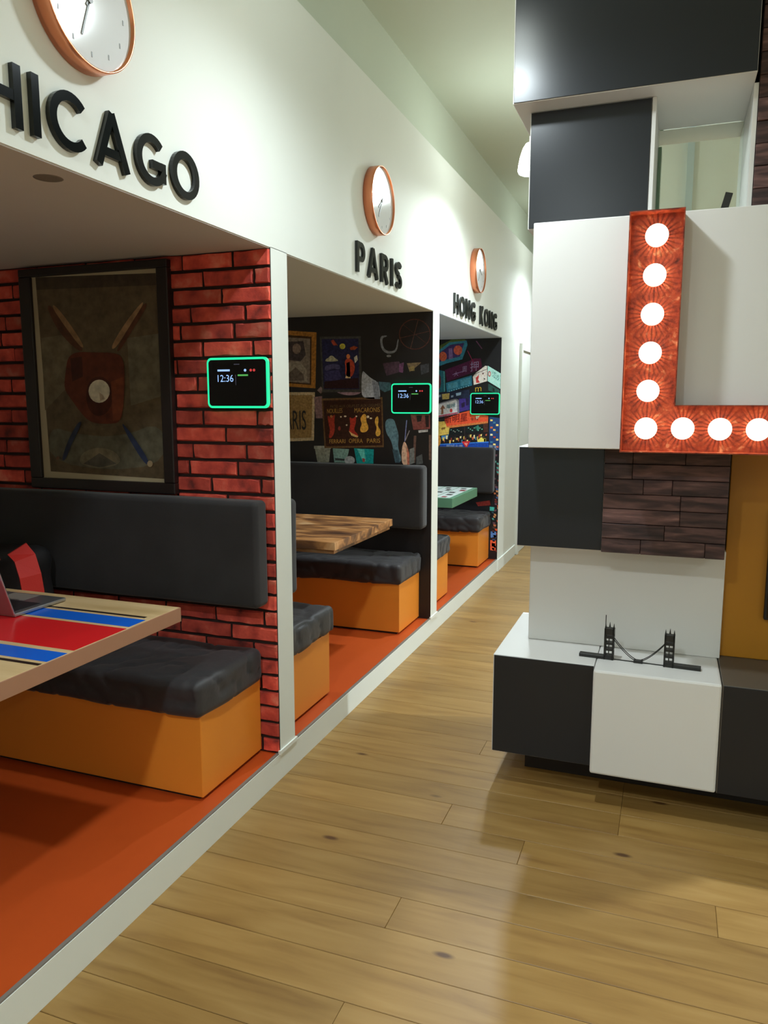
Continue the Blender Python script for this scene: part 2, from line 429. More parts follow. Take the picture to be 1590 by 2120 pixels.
  ((84,52,46), [(-1.6146,1.903),(-1.4251,1.9385),(-1.426,1.9419),(-1.6155,1.9065)]),
 ]),
 ('printed_toy', [
  ((70,50,62), [(-1.7315,1.7521),(-1.621,1.7621),(-1.5886,1.7017),(-1.7053,1.6732)]),
  ((100,62,92), [(-1.621,1.7441),(-1.5888,1.7555),(-1.595,1.6898),(-1.6208,1.6962)]),
  ((110,92,70), [(-1.5696,1.7492),(-1.4742,1.7534),(-1.4931,1.736),(-1.5501,1.6952)]),
  ((130,110,70), [(-1.5567,1.7251),(-1.5184,1.7305),(-1.5183,1.7007),(-1.5501,1.7012)]),
  ((60,60,66), [(-1.4804,1.7358),(-1.4238,1.7466),(-1.4234,1.6934),(-1.4737,1.6763)]),
 ]),
 ('printed_float', [
  ((205,165,140), [(-1.5869,1.2652),(-1.5673,1.241),(-1.5508,1.1861),(-1.5472,1.106),(-1.5994,1.1045),(-1.603,1.2034)]),
  ((190,110,90), [(-1.5673,1.2349),(-1.5508,1.1861),(-1.5472,1.106),(-1.5635,1.1055)]),
  ((110,115,160), [(-1.5712,1.3941),(-1.5836,1.2594),(-1.5772,1.259),(-1.5648,1.3936)]),
  ((130,120,120), [(-1.5513,1.3312),(-1.5802,1.2666),(-1.5742,1.2642),(-1.5453,1.3289)]),
 ]),
 ('printed_machine', [
  ((118,62,58), [(-1.5424,1.4304),(-1.4148,1.4311),(-1.4108,1.3408),(-1.5225,1.3334)]),
  ((40,28,28), [(-1.5038,1.4246),(-1.4655,1.4248),(-1.4716,1.3885),(-1.4971,1.3823)]),
  ((40,26,26), [(-1.4464,1.4249),(-1.421,1.425),(-1.4204,1.3528),(-1.4395,1.3526)]),
  ((170,165,165), [(-1.4904,1.3308),(-1.4266,1.3376),(-1.4265,1.3225),(-1.4871,1.3156)]),
  ((96,70,62), [(-1.5191,1.2969),(-1.503,1.2971),(-1.5084,1.1256),(-1.5246,1.1251)]),
  ((104,80,70), [(-1.42,1.3044),(-1.4041,1.3046),(-1.4027,1.1467),(-1.4186,1.1463)]),
  ((110,110,108), [(-1.5477,1.2107),(-1.5154,1.2236),(-1.5148,1.1254),(-1.5472,1.1122)]),
  ((80,80,80), [(-1.5022,1.1626),(-1.4637,1.1819),(-1.4568,1.1208),(-1.5018,1.1134)]),
 ]),
]
STREET_PRINTS = [
 ('neon_sign_print', [
  ((70,88,44), [(-1.9614,2.0061),(-1.8466,2.0575),(-1.7283,2.0542),(-1.7106,2.0371),(-1.8684,2.0289),(-1.9609,1.9556)]),
  ((48,112,136), [(-1.9788,1.956),(-1.8684,2.0331),(-1.7107,2.0454),(-1.7014,2.0078),(-1.7475,1.8838),(-1.8884,1.8528),(-1.9774,1.8205)]),
  ((58,44,92), [(-1.9785,1.9306),(-1.8593,2.0119),(-1.7322,2.0252),(-1.7698,1.9094),(-1.8888,1.8866),(-1.9778,1.8587)]),
  ((176,84,60), [(-1.8891,1.9118),(-1.8924,1.8936),(-1.9021,1.8792),(-1.9163,1.8713),(-1.9322,1.8716),(-1.9466,1.88),(-1.9567,1.8949),(-1.9604,1.9133),(-1.9571,1.9316),(-1.9473,1.946),(-1.9331,1.9539),(-1.9172,1.9535),(-1.9029,1.945),(-1.8928,1.9302)]),
  ((180,84,64), [(-1.7487,1.9632),(-1.7524,1.9452),(-1.7631,1.9309),(-1.7788,1.9232),(-1.7964,1.9235),(-1.8124,1.932),(-1.8236,1.9468),(-1.8278,1.9651),(-1.8241,1.9831),(-1.8133,1.9974),(-1.7976,2.0051),(-1.78,2.0046),(-1.764,1.9962),(-1.7529,1.9814)]),
  ((110,90,140), [(-1.8722,1.9787),(-1.8413,1.9863),(-1.8313,1.8938),(-1.871,1.8862)]),
 ]),
 ('shop_sign_print', [
  ((70,26,58), [(-1.9055,1.7939),(-1.6258,1.8897),(-1.5783,1.8888),(-1.5683,1.8139),(-1.6109,1.7812),(-1.882,1.6919)]),
  ((88,30,60), [(-1.573,1.8347),(-1.5781,1.8114),(-1.5933,1.7928),(-1.6157,1.7826),(-1.6408,1.783),(-1.6636,1.7938),(-1.6797,1.813),(-1.6856,1.8367),(-1.6804,1.8601),(-1.665,1.8787),(-1.6426,1.8887),(-1.6175,1.8882),(-1.5948,1.8773),(-1.579,1.8583)]),
  ((120,90,140), [(-1.8327,1.7476),(-1.7274,1.7799),(-1.7296,1.7859),(-1.8349,1.7537)]),
  ((140,40,80), [(-1.703,1.9568),(-1.6268,1.8137),(-1.6222,1.8159),(-1.6983,1.959)]),
  ((100,60,90), [(-1.6274,2.0365),(-1.5746,1.969),(-1.5678,1.9738),(-1.6206,2.0412)]),
 ]),
 ('shop_sign_print', [
  ((206,198,192), [(-1.6491,1.7315),(-1.6236,1.7647),(-1.5384,1.8258),(-1.5212,1.8214),(-1.5187,1.6925),(-1.6392,1.6601)]),
  ((180,60,60), [(-1.6229,1.7229),(-1.593,1.7476),(-1.6009,1.7059),(-1.5831,1.6806),(-1.6177,1.6767)]),
  ((90,60,60), [(-1.5673,1.7598),(-1.5459,1.7678),(-1.5584,1.7471)]),
  ((40,40,40), [(-1.5537,1.7221),(-1.5319,1.7093),(-1.549,1.7053)]),
  ((60,60,70), [(-1.6485,1.7463),(-1.5199,1.7946),(-1.5215,1.7985),(-1.6502,1.7502)]),
 ]),
 ('shop_sign_print', [
  ((168,214,206), [(-1.517,1.8255),(-1.4005,1.7575),(-1.4019,1.625),(-1.5144,1.6925)]),
  ((180,50,60), [(-1.4877,1.7545),(-1.4899,1.7399),(-1.4961,1.7309),(-1.5041,1.731),(-1.5107,1.7402),(-1.5134,1.7549),(-1.5113,1.7695),(-1.505,1.7785),(-1.4971,1.7783),(-1.4905,1.7692)]),
  ((210,220,210), [(-1.4937,1.7546),(-1.4955,1.7429),(-1.5003,1.7381),(-1.5052,1.743),(-1.5074,1.7548),(-1.5057,1.7665),(-1.5009,1.7713),(-1.496,1.7664)]),
 ]),
 ('shop_sign_print', [
  ((44,112,142), [(-1.8952,1.6792),(-1.658,1.7442),(-1.6565,1.6561),(-1.8853,1.594)]),
  ((74,140,166), [(-1.8773,1.6706),(-1.7844,1.6951),(-1.7836,1.6402),(-1.8722,1.6195)]),
  ((74,140,166), [(-1.7625,1.7034),(-1.6708,1.7276),(-1.6698,1.6688),(-1.7573,1.6484)]),
  ((150,190,205), [(-1.8586,1.6067),(-1.8608,1.6022),(-1.8653,1.6023),(-1.8676,1.6067),(-1.8654,1.6111),(-1.8609,1.6111)]),
  ((150,190,205), [(-1.8365,1.6125),(-1.8386,1.6081),(-1.8431,1.6081),(-1.8454,1.6125),(-1.8432,1.6169),(-1.8387,1.6169)]),
  ((150,190,205), [(-1.8143,1.6183),(-1.8165,1.6139),(-1.8209,1.6139),(-1.8232,1.6184),(-1.821,1.6228),(-1.8166,1.6227)]),
  ((150,190,205), [(-1.7922,1.6241),(-1.7944,1.6197),(-1.7988,1.6197),(-1.8011,1.6242),(-1.799,1.6286),(-1.7945,1.6285)]),
  ((150,190,205), [(-1.7702,1.6299),(-1.7724,1.6255),(-1.7768,1.6255),(-1.7791,1.63),(-1.7769,1.6343),(-1.7725,1.6343)]),
  ((150,190,205), [(-1.7483,1.6357),(-1.7504,1.6313),(-1.7548,1.6313),(-1.7571,1.6357),(-1.7549,1.6401),(-1.7505,1.6401)]),
  ((150,190,205), [(-1.7264,1.6414),(-1.7285,1.6371),(-1.7329,1.6371),(-1.7351,1.6415),(-1.733,1.6459),(-1.7286,1.6458)]),
  ((150,190,205), [(-1.7045,1.6472),(-1.7066,1.6428),(-1.711,1.6428),(-1.7133,1.6472),(-1.7111,1.6516),(-1.7068,1.6516)]),
  ((150,190,205), [(-1.6827,1.6529),(-1.6848,1.6485),(-1.6892,1.6486),(-1.6914,1.653),(-1.6893,1.6573),(-1.6849,1.6573)]),
 ]),
 ('shop_sign_print', [
  ((36,92,108), [(-1.9772,1.7992),(-1.9054,1.7812),(-1.8988,1.6026),(-1.9751,1.5944)]),
  ((90,40,50), [(-1.9401,1.6924),(-1.942,1.6629),(-1.948,1.6391),(-1.9569,1.626),(-1.9669,1.6261),(-1.9761,1.6393),(-1.9826,1.6632),(-1.9851,1.6929),(-1.9832,1.7225),(-1.9772,1.7461),(-1.9683,1.7592),(-1.9583,1.759),(-1.9492,1.7458),(-1.9427,1.722)]),
  ((70,130,140), [(-1.9188,1.7857),(-1.9054,1.7812),(-1.8988,1.6026),(-1.9122,1.6027)]),
 ]),
 ('shop_sign_print', [
  ((40,70,66), [(-1.5097,1.6716),(-1.4059,1.6125),(-1.4092,1.5709),(-1.5085,1.6131)]),
  ((30,30,30), [(-1.4703,1.6337),(-1.453,1.6253),(-1.4524,1.5961),(-1.4697,1.6046)]),
 ]),
 ('shop_sign_print', [
  ((34,40,62), [(-1.966,1.5901),(-1.6778,1.6225),(-1.6766,1.5466),(-1.9654,1.5301)]),
  ((170,150,90), [(-1.9299,1.5814),(-1.8584,1.5896),(-1.8623,1.5385),(-1.9249,1.5343)]),
  ((120,130,150), [(-1.9659,1.573),(-1.9389,1.5772),(-1.9386,1.5557),(-1.9656,1.5515)]),
  ((140,170,200), [(-1.8006,1.5894),(-1.7521,1.5976),(-1.7562,1.5722),(-1.7958,1.5638)]),
  ((130,150,180), [(-1.8448,1.5683),(-1.8226,1.5724),(-1.8224,1.5554),(-1.8446,1.5512)]),
 ]),
 ('shop_sign_print', [
  ((62,46,120), [(-1.7735,1.551),(-1.6639,1.5761),(-1.6662,1.4449),(-1.7673,1.4233)]),
  ((40,28,60), [(-1.7507,1.5),(-1.72,1.5127),(-1.7193,1.4703),(-1.7457,1.4617)]),
  ((44,30,70), [(-1.7116,1.5424),(-1.6811,1.555),(-1.68,1.4873),(-1.7063,1.4788)]),
 ]),
 ('shop_sign_print', [
  ((120,118,128), [(-1.9741,1.4957),(-1.8,1.5426),(-1.7732,1.5298),(-1.7671,1.4105),(-1.9728,1.3706)]),
  ((196,196,202), [(-1.974,1.4871),(-1.7998,1.5298),(-1.7908,1.5213),(-1.785,1.4189),(-1.973,1.3879)]),
  ((170,80,100), [(-1.973,1.3879),(-1.785,1.4232),(-1.7848,1.4104),(-1.9729,1.375)]),
  ((130,90,70), [(-1.9465,1.4484),(-1.9199,1.4871),(-1.897,1.4528),(-1.915,1.4528),(-1.9145,1.4055),(-1.937,1.4011),(-1.9329,1.4441)]),
  ((190,60,60), [(-1.8297,1.4359),(-1.8335,1.4237),(-1.8429,1.4187),(-1.8524,1.4237),(-1.8565,1.4358),(-1.8527,1.4479),(-1.8433,1.453),(-1.8338,1.448)]),
 ]),
 ('shop_sign_print', [
  ((214,78,48), [(-1.9004,1.3582),(-1.7715,1.4104),(-1.6748,1.4364),(-1.5042,1.3906),(-1.5072,1.3272),(-1.8815,1.2764),(-1.8998,1.3064)]),
  ((190,110,60), [(-1.8817,1.298),(-1.5076,1.3441),(-1.5072,1.3272),(-1.8815,1.2764)]),
  ((236,200,180), [(-1.617,1.3857),(-1.5779,1.3944),(-1.5949,1.3689),(-1.6122,1.3603)]),
 ]),
 ('shop_sign_print', [
  ((204,172,84), [(-1.9725,1.3404),(-1.8957,1.341),(-1.8816,1.2893),(-1.8546,1.281),(-1.8628,1.2247),(-1.9711,1.2058)]),
  ((120,90,40), [(-1.9311,1.2802),(-1.8951,1.2892),(-1.8949,1.2719),(-1.9309,1.2628)]),
  ((40,40,40), [(-1.9636,1.3577),(-1.9005,1.3668),(-1.9002,1.3409),(-1.9498,1.3362)]),
  ((190,130,50), [(-1.9344,1.1672),(-1.9368,1.1445),(-1.9442,1.1262),(-1.955,1.1159),(-1.9672,1.1157),(-1.9782,1.1256),(-1.986,1.1437),(-1.9889,1.1663),(-1.9865,1.1891),(-1.9791,1.2074),(-1.9682,1.2176),(-1.9561,1.2178),(-1.9451,1.2079),(-1.9373,1.1898)]),
 ]),
 ('shop_front_print', [
  ((22,26,28), [(-1.859,1.281),(-1.7345,1.3038),(-1.7334,1.2308),(-1.8538,1.2205)]),
  ((24,30,30), [(-1.7035,1.3041),(-1.5462,1.3226),(-1.5448,1.2504),(-1.6981,1.2399)]),
  ((70,40,34), [(-1.5463,1.3268),(-1.5073,1.3314),(-1.5041,1.166),(-1.5432,1.1653)]),
  ((90,140,130), [(-1.8346,1.264),(-1.8377,1.2595),(-1.844,1.2594),(-1.8472,1.2638),(-1.8441,1.2683),(-1.8378,1.2684)]),
  ((120,140,130), [(-1.8121,1.2556),(-1.8152,1.2511),(-1.8215,1.251),(-1.8247,1.2555),(-1.8216,1.26),(-1.8153,1.2601)]),
  ((150,140,130), [(-1.7986,1.2472),(-1.8017,1.2427),(-1.8079,1.2426),(-1.8111,1.247),(-1.8081,1.2515),(-1.8018,1.2516)]),
  ((90,140,130), [(-1.7766,1.2647),(-1.7796,1.2602),(-1.7859,1.2601),(-1.789,1.2645),(-1.786,1.269),(-1.7797,1.2691)]),
  ((120,140,130), [(-1.7631,1.2562),(-1.7661,1.2517),(-1.7724,1.2517),(-1.7756,1.2561),(-1.7725,1.2606),(-1.7663,1.2607)]),
  ((150,140,130), [(-1.7408,1.2479),(-1.7438,1.2434),(-1.75,1.2433),(-1.7532,1.2478),(-1.7501,1.2523),(-1.7439,1.2524)]),
  ((100,150,140), [(-1.6745,1.283),(-1.6778,1.2782),(-1.6844,1.2781),(-1.6878,1.2829),(-1.6845,1.2877),(-1.6779,1.2878)]),
  ((100,170,140), [(-1.6568,1.2725),(-1.66,1.2677),(-1.6666,1.2676),(-1.67,1.2724),(-1.6667,1.2772),(-1.6601,1.2773)]),
  ((100,150,140), [(-1.639,1.2621),(-1.6422,1.2572),(-1.6488,1.2571),(-1.6522,1.2619),(-1.649,1.2667),(-1.6424,1.2668)]),
  ((100,170,140), [(-1.6218,1.2836),(-1.625,1.2787),(-1.6316,1.2787),(-1.635,1.2834),(-1.6318,1.2883),(-1.6252,1.2883)]),
  ((100,150,140), [(-1.6041,1.2731),(-1.6073,1.2683),(-1.6139,1.2682),(-1.6173,1.273),(-1.6141,1.2778),(-1.6075,1.2779)]),
  ((100,170,140), [(-1.5865,1.2627),(-1.5897,1.2579),(-1.5962,1.2578),(-1.5996,1.2625),(-1.5964,1.2674),(-1.5898,1.2674)]),
  ((100,150,140), [(-1.5694,1.2842),(-1.5726,1.2793),(-1.5791,1.2793),(-1.5825,1.284),(-1.5793,1.2888),(-1.5728,1.2889)]),
  ((100,170,140), [(-1.5518,1.2737),(-1.555,1.2689),(-1.5615,1.2688),(-1.5648,1.2736),(-1.5617,1.2784),(-1.5551,1.2785)]),
  ((50,110,96), [(-1.6242,1.2921),(-1.5938,1.3094),(-1.5758,1.2756),(-1.6105,1.2624)]),
 ]),
 ('shop_front_print', [
  ((30,26,28), [(-1.9394,1.2063),(-1.4971,1.2511),(-1.4953,1.1576),(-1.9386,1.1323)]),
  ((70,120,170), [(-1.9303,1.2108),(-1.8672,1.216),(-1.8714,1.1857),(-1.93,1.1804)]),
  ((214,184,96), [(-1.9212,1.193),(-1.9013,1.1994),(-1.9049,1.1648),(-1.9191,1.1674)]),
  ((180,90,60), [(-1.9081,1.169),(-1.899,1.173),(-1.9006,1.1506),(-1.9061,1.1524)]),
  ((226,210,160), [(-1.8898,1.2132),(-1.8711,1.2149),(-1.8744,1.1792),(-1.8876,1.1824)]),
  ((60,110,140), [(-1.8745,1.2241),(-1.8613,1.2325),(-1.8637,1.2103),(-1.8726,1.2116)]),
  ((200,160,80), [(-1.8584,1.1714),(-1.8406,1.1732),(-1.8437,1.1399),(-1.8563,1.1428)]),
  ((150,60,50), [(-1.8441,1.1912),(-1.8333,1.1949),(-1.835,1.1625),(-1.842,1.1653)]),
  ((230,200,120), [(-1.8257,1.1726),(-1.8109,1.1742),(-1.8136,1.1575),(-1.8237,1.1588)]),
  ((70,60,50), [(-1.8098,1.1961),(-1.7938,1.2019),(-1.7966,1.1746),(-1.8077,1.1766)]),
  ((214,184,96), [(-1.7943,1.1907),(-1.7768,1.1942),(-1.7801,1.1741),(-1.7923,1.1756)]),
  ((180,90,60), [(-1.7777,1.1875),(-1.766,1.193),(-1.7679,1.1627),(-1.7756,1.1651)]),
  ((226,210,160), [(-1.7602,1.2059),(-1.7442,1.2104),(-1.7471,1.189),(-1.7582,1.1906)]),
  ((60,110,140), [(-1.7469,1.175),(-1.7332,1.1788),(-1.7355,1.1443),(-1.7447,1.1473)]),
  ((200,160,80), [(-1.7281,1.204),(-1.7157,1.2115),(-1.7177,1.179),(-1.726,1.1813)]),
  ((150,60,50), [(-1.7122,1.1936),(-1.7024,1.1958),(-1.7039,1.168),(-1.71,1.1705)]),
  ((230,200,120), [(-1.6965,1.1771),(-1.682,1.1779),(-1.6845,1.1515),(-1.6944,1.1539)]),
  ((70,60,50), [(-1.6822,1.2201),(-1.6667,1.2269),(-1.6694,1.1996),(-1.6801,1.2015)]),
  ((214,184,96), [(-1.6685,1.2213),(-1.6522,1.2265),(-1.655,1.1977),(-1.6664,1.1999)]),
  ((180,90,60), [(-1.6488,1.2006),(-1.6312,1.2088),(-1.6342,1.177),(-1.6467,1.1792)]),
  ((226,210,160), [(-1.634,1.2197),(-1.6213,1.2228),(-1.6233,1.1885),(-1.6318,1.1915)]),
  ((60,110,140), [(-1.62,1.2019),(-1.607,1.2058),(-1.6091,1.176),(-1.6179,1.1784)]),
  ((200,160,80), [(-1.604,1.2055),(-1.5908,1.214),(-1.5927,1.1735),(-1.6017,1.1766)]),
  ((150,60,50), [(-1.587,1.224),(-1.5704,1.2313),(-1.5731,1.1969),(-1.5848,1.1995)]),
  ((230,200,120), [(-1.5725,1.2255),(-1.5572,1.2322),(-1.5599,1.2103),(-1.5705,1.2117)]),
  ((70,60,50), [(-1.5545,1.2064),(-1.5357,1.2147),(-1.539,1.1902),(-1.5525,1.1916)]),
  ((214,184,96), [(-1.5399,1.187),(-1.5231,1.1956),(-1.5257,1.1535),(-1.5376,1.1567)]),
  ((180,90,60), [(-1.5268,1.2285),(-1.5124,1.2343),(-1.5149,1.2152),(-1.5249,1.2164)]),
  ((214,196,90), [(-1.6002,1.1729),(-1.5657,1.2033),(-1.522,1.1912),(-1.5212,1.1529),(-1.591,1.1474)]),
 ]),
 ('shop_sign_print', [
  ((26,66,156), [(-1.9431,1.1366),(-1.4954,1.1661),(-1.494,1.0937),(-1.9426,1.0843)]),
  ((60,120,200), [(-1.9431,1.1366),(-1.4954,1.1661),(-1.4953,1.1576),(-1.943,1.1279)]),
 ]),
 ('road_sign_print', [
  ((60,50,50), [(-1.7194,1.2996),(-1.7128,1.158),(-1.7075,1.1582),(-1.7141,1.2998)]),
  ((196,44,52), [(-1.7413,1.1619),(-1.6616,1.1675),(-1.6959,1.0981)]),
  ((240,140,130), [(-1.7189,1.1493),(-1.6834,1.15),(-1.6962,1.1196)]),
 ]),
 ('shop_front_print', [
  ((34,60,110), [(-1.4954,1.3864),(-1.4006,1.3702),(-1.3989,1.0914),(-1.4896,1.0895)]),
  ((214,184,96), [(-1.4863,1.3612),(-1.4647,1.3596),(-1.4644,1.3445),(-1.486,1.3443)]),
  ((60,110,140), [(-1.46,1.3403),(-1.4385,1.3388),(-1.4382,1.3236),(-1.4597,1.3234)]),
  ((230,200,120), [(-1.4338,1.3194),(-1.4123,1.3179),(-1.412,1.3028),(-1.4335,1.3026)]),
  ((180,90,60), [(-1.4851,1.2978),(-1.4635,1.2963),(-1.4631,1.2811),(-1.4847,1.2809)]),
  ((200,160,80), [(-1.4587,1.2769),(-1.4372,1.2755),(-1.4369,1.2603),(-1.4584,1.26)]),
  ((70,60,50), [(-1.4325,1.2561),(-1.411,1.2547),(-1.4107,1.2395),(-1.4321,1.2392)]),
  ((226,210,160), [(-1.4838,1.2343),(-1.4622,1.2329),(-1.4619,1.2176),(-1.4835,1.2173)]),
  ((150,60,50), [(-1.4575,1.2134),(-1.4359,1.2121),(-1.4356,1.1968),(-1.4571,1.1965)]),
  ((214,184,96), [(-1.4312,1.1927),(-1.4096,1.1913),(-1.4093,1.1761),(-1.4308,1.1757)]),
  ((60,110,140), [(-1.4825,1.1706),(-1.4609,1.1693),(-1.4606,1.154),(-1.4822,1.1536)]),
  ((230,200,120), [(-1.4561,1.1498),(-1.4345,1.1485),(-1.4342,1.1332),(-1.4558,1.1328)]),
  ((180,90,60), [(-1.4298,1.129),(-1.4083,1.1278),(-1.4079,1.1125),(-1.4295,1.112)]),
 ]),
 ('street_scatter_print', [
  ((90,60,70), [(-1.4435,1.0564),(-1.4174,1.0527),(-1.4214,1.0346),(-1.4388,1.0394)]),
  ((40,60,70), [(-1.4673,1.037),(-1.4373,1.0335),(-1.4453,1.0204),(-1.4627,1.0201)]),
  ((70,130,120), [(-1.4691,1.0182),(-1.4355,1.0148),(-1.447,0.9974),(-1.4644,1.0012)]),
  ((70,130,120), [(-1.4499,0.9999),(-1.4236,0.9963),(-1.4278,0.9792),(-1.4452,0.9829)]),
  ((70,130,120), [(-1.4216,0.9818),(-1.3917,0.9783),(-1.3996,0.9605),(-1.4169,0.9648)]),
  ((60,44,40), [(-1.42,0.963),(-1.4003,0.9593),(-1.3979,0.9402),(-1.4153,0.9461)]),
  ((70,130,120), [(-1.423,0.9441),(-1.4018,0.9405),(-1.4009,0.921),(-1.4184,0.9271)]),
  ((90,60,70), [(-1.4254,0.9252),(-1.4004,0.9217),(-1.4034,0.9056),(-1.4208,0.9082)]),
  ((70,130,120), [(-1.4218,0.9065),(-1.3989,0.9029),(-1.3997,0.882),(-1.4172,0.8895)]),
  ((96,40,36), [(-1.4166,0.8878),(-1.3853,0.8845),(-1.3946,0.8706),(-1.4119,0.8708)]),
  ((70,130,120), [(-1.4666,0.8673),(-1.4413,0.8638),(-1.4444,0.8466),(-1.4619,0.8502)]),
  ((90,60,70), [(-1.4471,0.849),(-1.4293,0.8453),(-1.425,0.8298),(-1.4424,0.8319)]),
  ((120,50,44), [(-1.4112,0.8313),(-1.3894,0.8277),(-1.3891,0.8122),(-1.4065,0.8143)]),
  ((96,40,36), [(-1.4638,0.8105),(-1.4417,0.807),(-1.4416,0.7924),(-1.4591,0.7934)]),
  ((60,44,40), [(-1.4466,0.7921),(-1.4214,0.7888),(-1.4244,0.7703),(-1.4419,0.7751)]),
  ((90,60,70), [(-1.433,0.7737),(-1.4074,0.7703),(-1.4107,0.7487),(-1.4283,0.7566)]),
  ((50,70,110), [(-1.4243,0.755),(-1.4037,0.7515),(-1.4022,0.7351),(-1.4196,0.7379)]),
  ((170,120,80), [(-1.4245,0.736),(-1.3907,0.7331),(-1.4024,0.7176),(-1.4198,0.7189)]),
  ((150,90,60), [(-1.4443,0.7162),(-1.4228,0.7128),(-1.4222,0.6994),(-1.4396,0.6991)]),
  ((150,90,60), [(-1.4164,0.6983),(-1.3909,0.6951),(-1.3942,0.6783),(-1.4117,0.6812)]),
  ((50,70,110), [(-1.4222,0.6791),(-1.3968,0.6758),(-1.4001,0.6607),(-1.4175,0.6619)]),
  ((96,40,36), [(-1.4336,0.6595),(-1.4156,0.656),(-1.4114,0.642),(-1.4288,0.6424)]),
  ((96,40,36), [(-1.4342,0.6404),(-1.4001,0.6376),(-1.4121,0.6236),(-1.4295,0.6233)]),
  ((90,60,70), [(-1.4336,0.6213),(-1.4126,0.618),(-1.4115,0.6025),(-1.4289,0.6042)]),
  ((180,70,40), [(-1.4103,0.6033),(-1.3801,0.6004),(-1.388,0.5787),(-1.4056,0.5862)]),
  ((170,120,80), [(-1.4091,0.5843),(-1.3801,0.5813),(-1.3869,0.5664),(-1.4044,0.5671)]),
  ((90,60,70), [(-1.4393,0.5637),(-1.4117,0.5607),(-1.4171,0.545),(-1.4346,0.5465)]),
  ((40,60,70), [(-1.4581,0.5436),(-1.4394,0.5402),(-1.4359,0.5256),(-1.4534,0.5264)]),
  ((170,120,80), [(-1.4375,0.5255),(-1.4167,0.5222),(-1.4151,0.5016),(-1.4327,0.5083)]),
  ((170,120,80), [(-1.4433,0.506),(-1.4234,0.5027),(-1.4211,0.489),(-1.4386,0.4888)]),
  ((70,130,120), [(-1.4549,0.4862),(-1.4355,0.4828),(-1.4326,0.4662),(-1.4502,0.469)]),
  ((180,70,40), [(-1.4105,0.4693),(-1.382,0.4665),(-1.3883,0.4484),(-1.4058,0.4521)]),
  ((90,60,70), [(-1.4457,0.4482),(-1.421,0.4452),(-1.4233,0.425),(-1.4409,0.431)]),
  ((150,90,60), [(-1.4415,0.4292),(-1.4127,0.4264),(-1.4192,0.4076),(-1.4368,0.4119)]),
  ((60,44,40), [(-1.4489,0.4095),(-1.4162,0.407),(-1.4265,0.3869),(-1.4442,0.3922)]),
  ((180,70,40), [(-1.426,0.3915),(-1.4006,0.3886),(-1.4036,0.3679),(-1.4212,0.3743)]),
  ((90,60,70), [(-1.4499,0.3709),(-1.4311,0.3676),(-1.4275,0.3467),(-1.4452,0.3536)]),
  ((120,50,44), [(-1.4136,0.3537),(-1.3841,0.3511),(-1.3914,0.3353),(-1.4089,0.3364)]),
  ((60,44,40), [(-1.439,0.3329),(-1.406,0.3305),(-1.4166,0.3082),(-1.4343,0.3156)]),
  ((60,44,40), [(-1.4462,0.3131),(-1.4139,0.3107),(-1.4238,0.2931),(-1.4414,0.2958)]),
  ((50,70,110), [(-1.4489,0.2935),(-1.4165,0.2912),(-1.4265,0.2699),(-1.4442,0.2762)]),
  ((170,120,80), [(-1.4004,0.2772),(-1.3687,0.2749),(-1.3781,0.26),(-1.3956,0.26)]),
  ((180,70,40), [(-1.4041,0.2577),(-1.3848,0.2545),(-1.3817,0.2331),(-1.3993,0.2404)]),
  ((90,60,70), [(-1.4361,0.2362),(-1.4086,0.2336),(-1.4137,0.215),(-1.4314,0.2189)]),
  ((90,60,70), [(-1.4497,0.2159),(-1.4234,0.2132),(-1.4272,0.1911),(-1.445,0.1985)]),
  ((96,40,36), [(-1.4181,0.1986),(-1.3948,0.1957),(-1.3957,0.1782),(-1.4134,0.1812)]),
  ((60,150,140), [(-1.4752,0.5855),(-1.4315,0.5832),(-1.4351,0.5483),(-1.4746,0.5507)]),
  ((70,110,170), [(-1.462,0.3631),(-1.4137,0.3616),(-1.4125,0.3046),(-1.4609,0.306)]),
  ((190,80,50), [(-1.4648,0.2837),(-1.4121,0.2827),(-1.4145,0.19),(-1.463,0.1911)]),
  ((200,150,120), [(-1.4511,0.2582),(-1.4203,0.2557),(-1.4197,0.2249),(-1.4505,0.2273)]),
  ((120,40,36), [(-1.6037,0.6189),(-1.4764,0.642),(-1.4668,0.599),(-1.581,0.5849)]),
 ]),
]
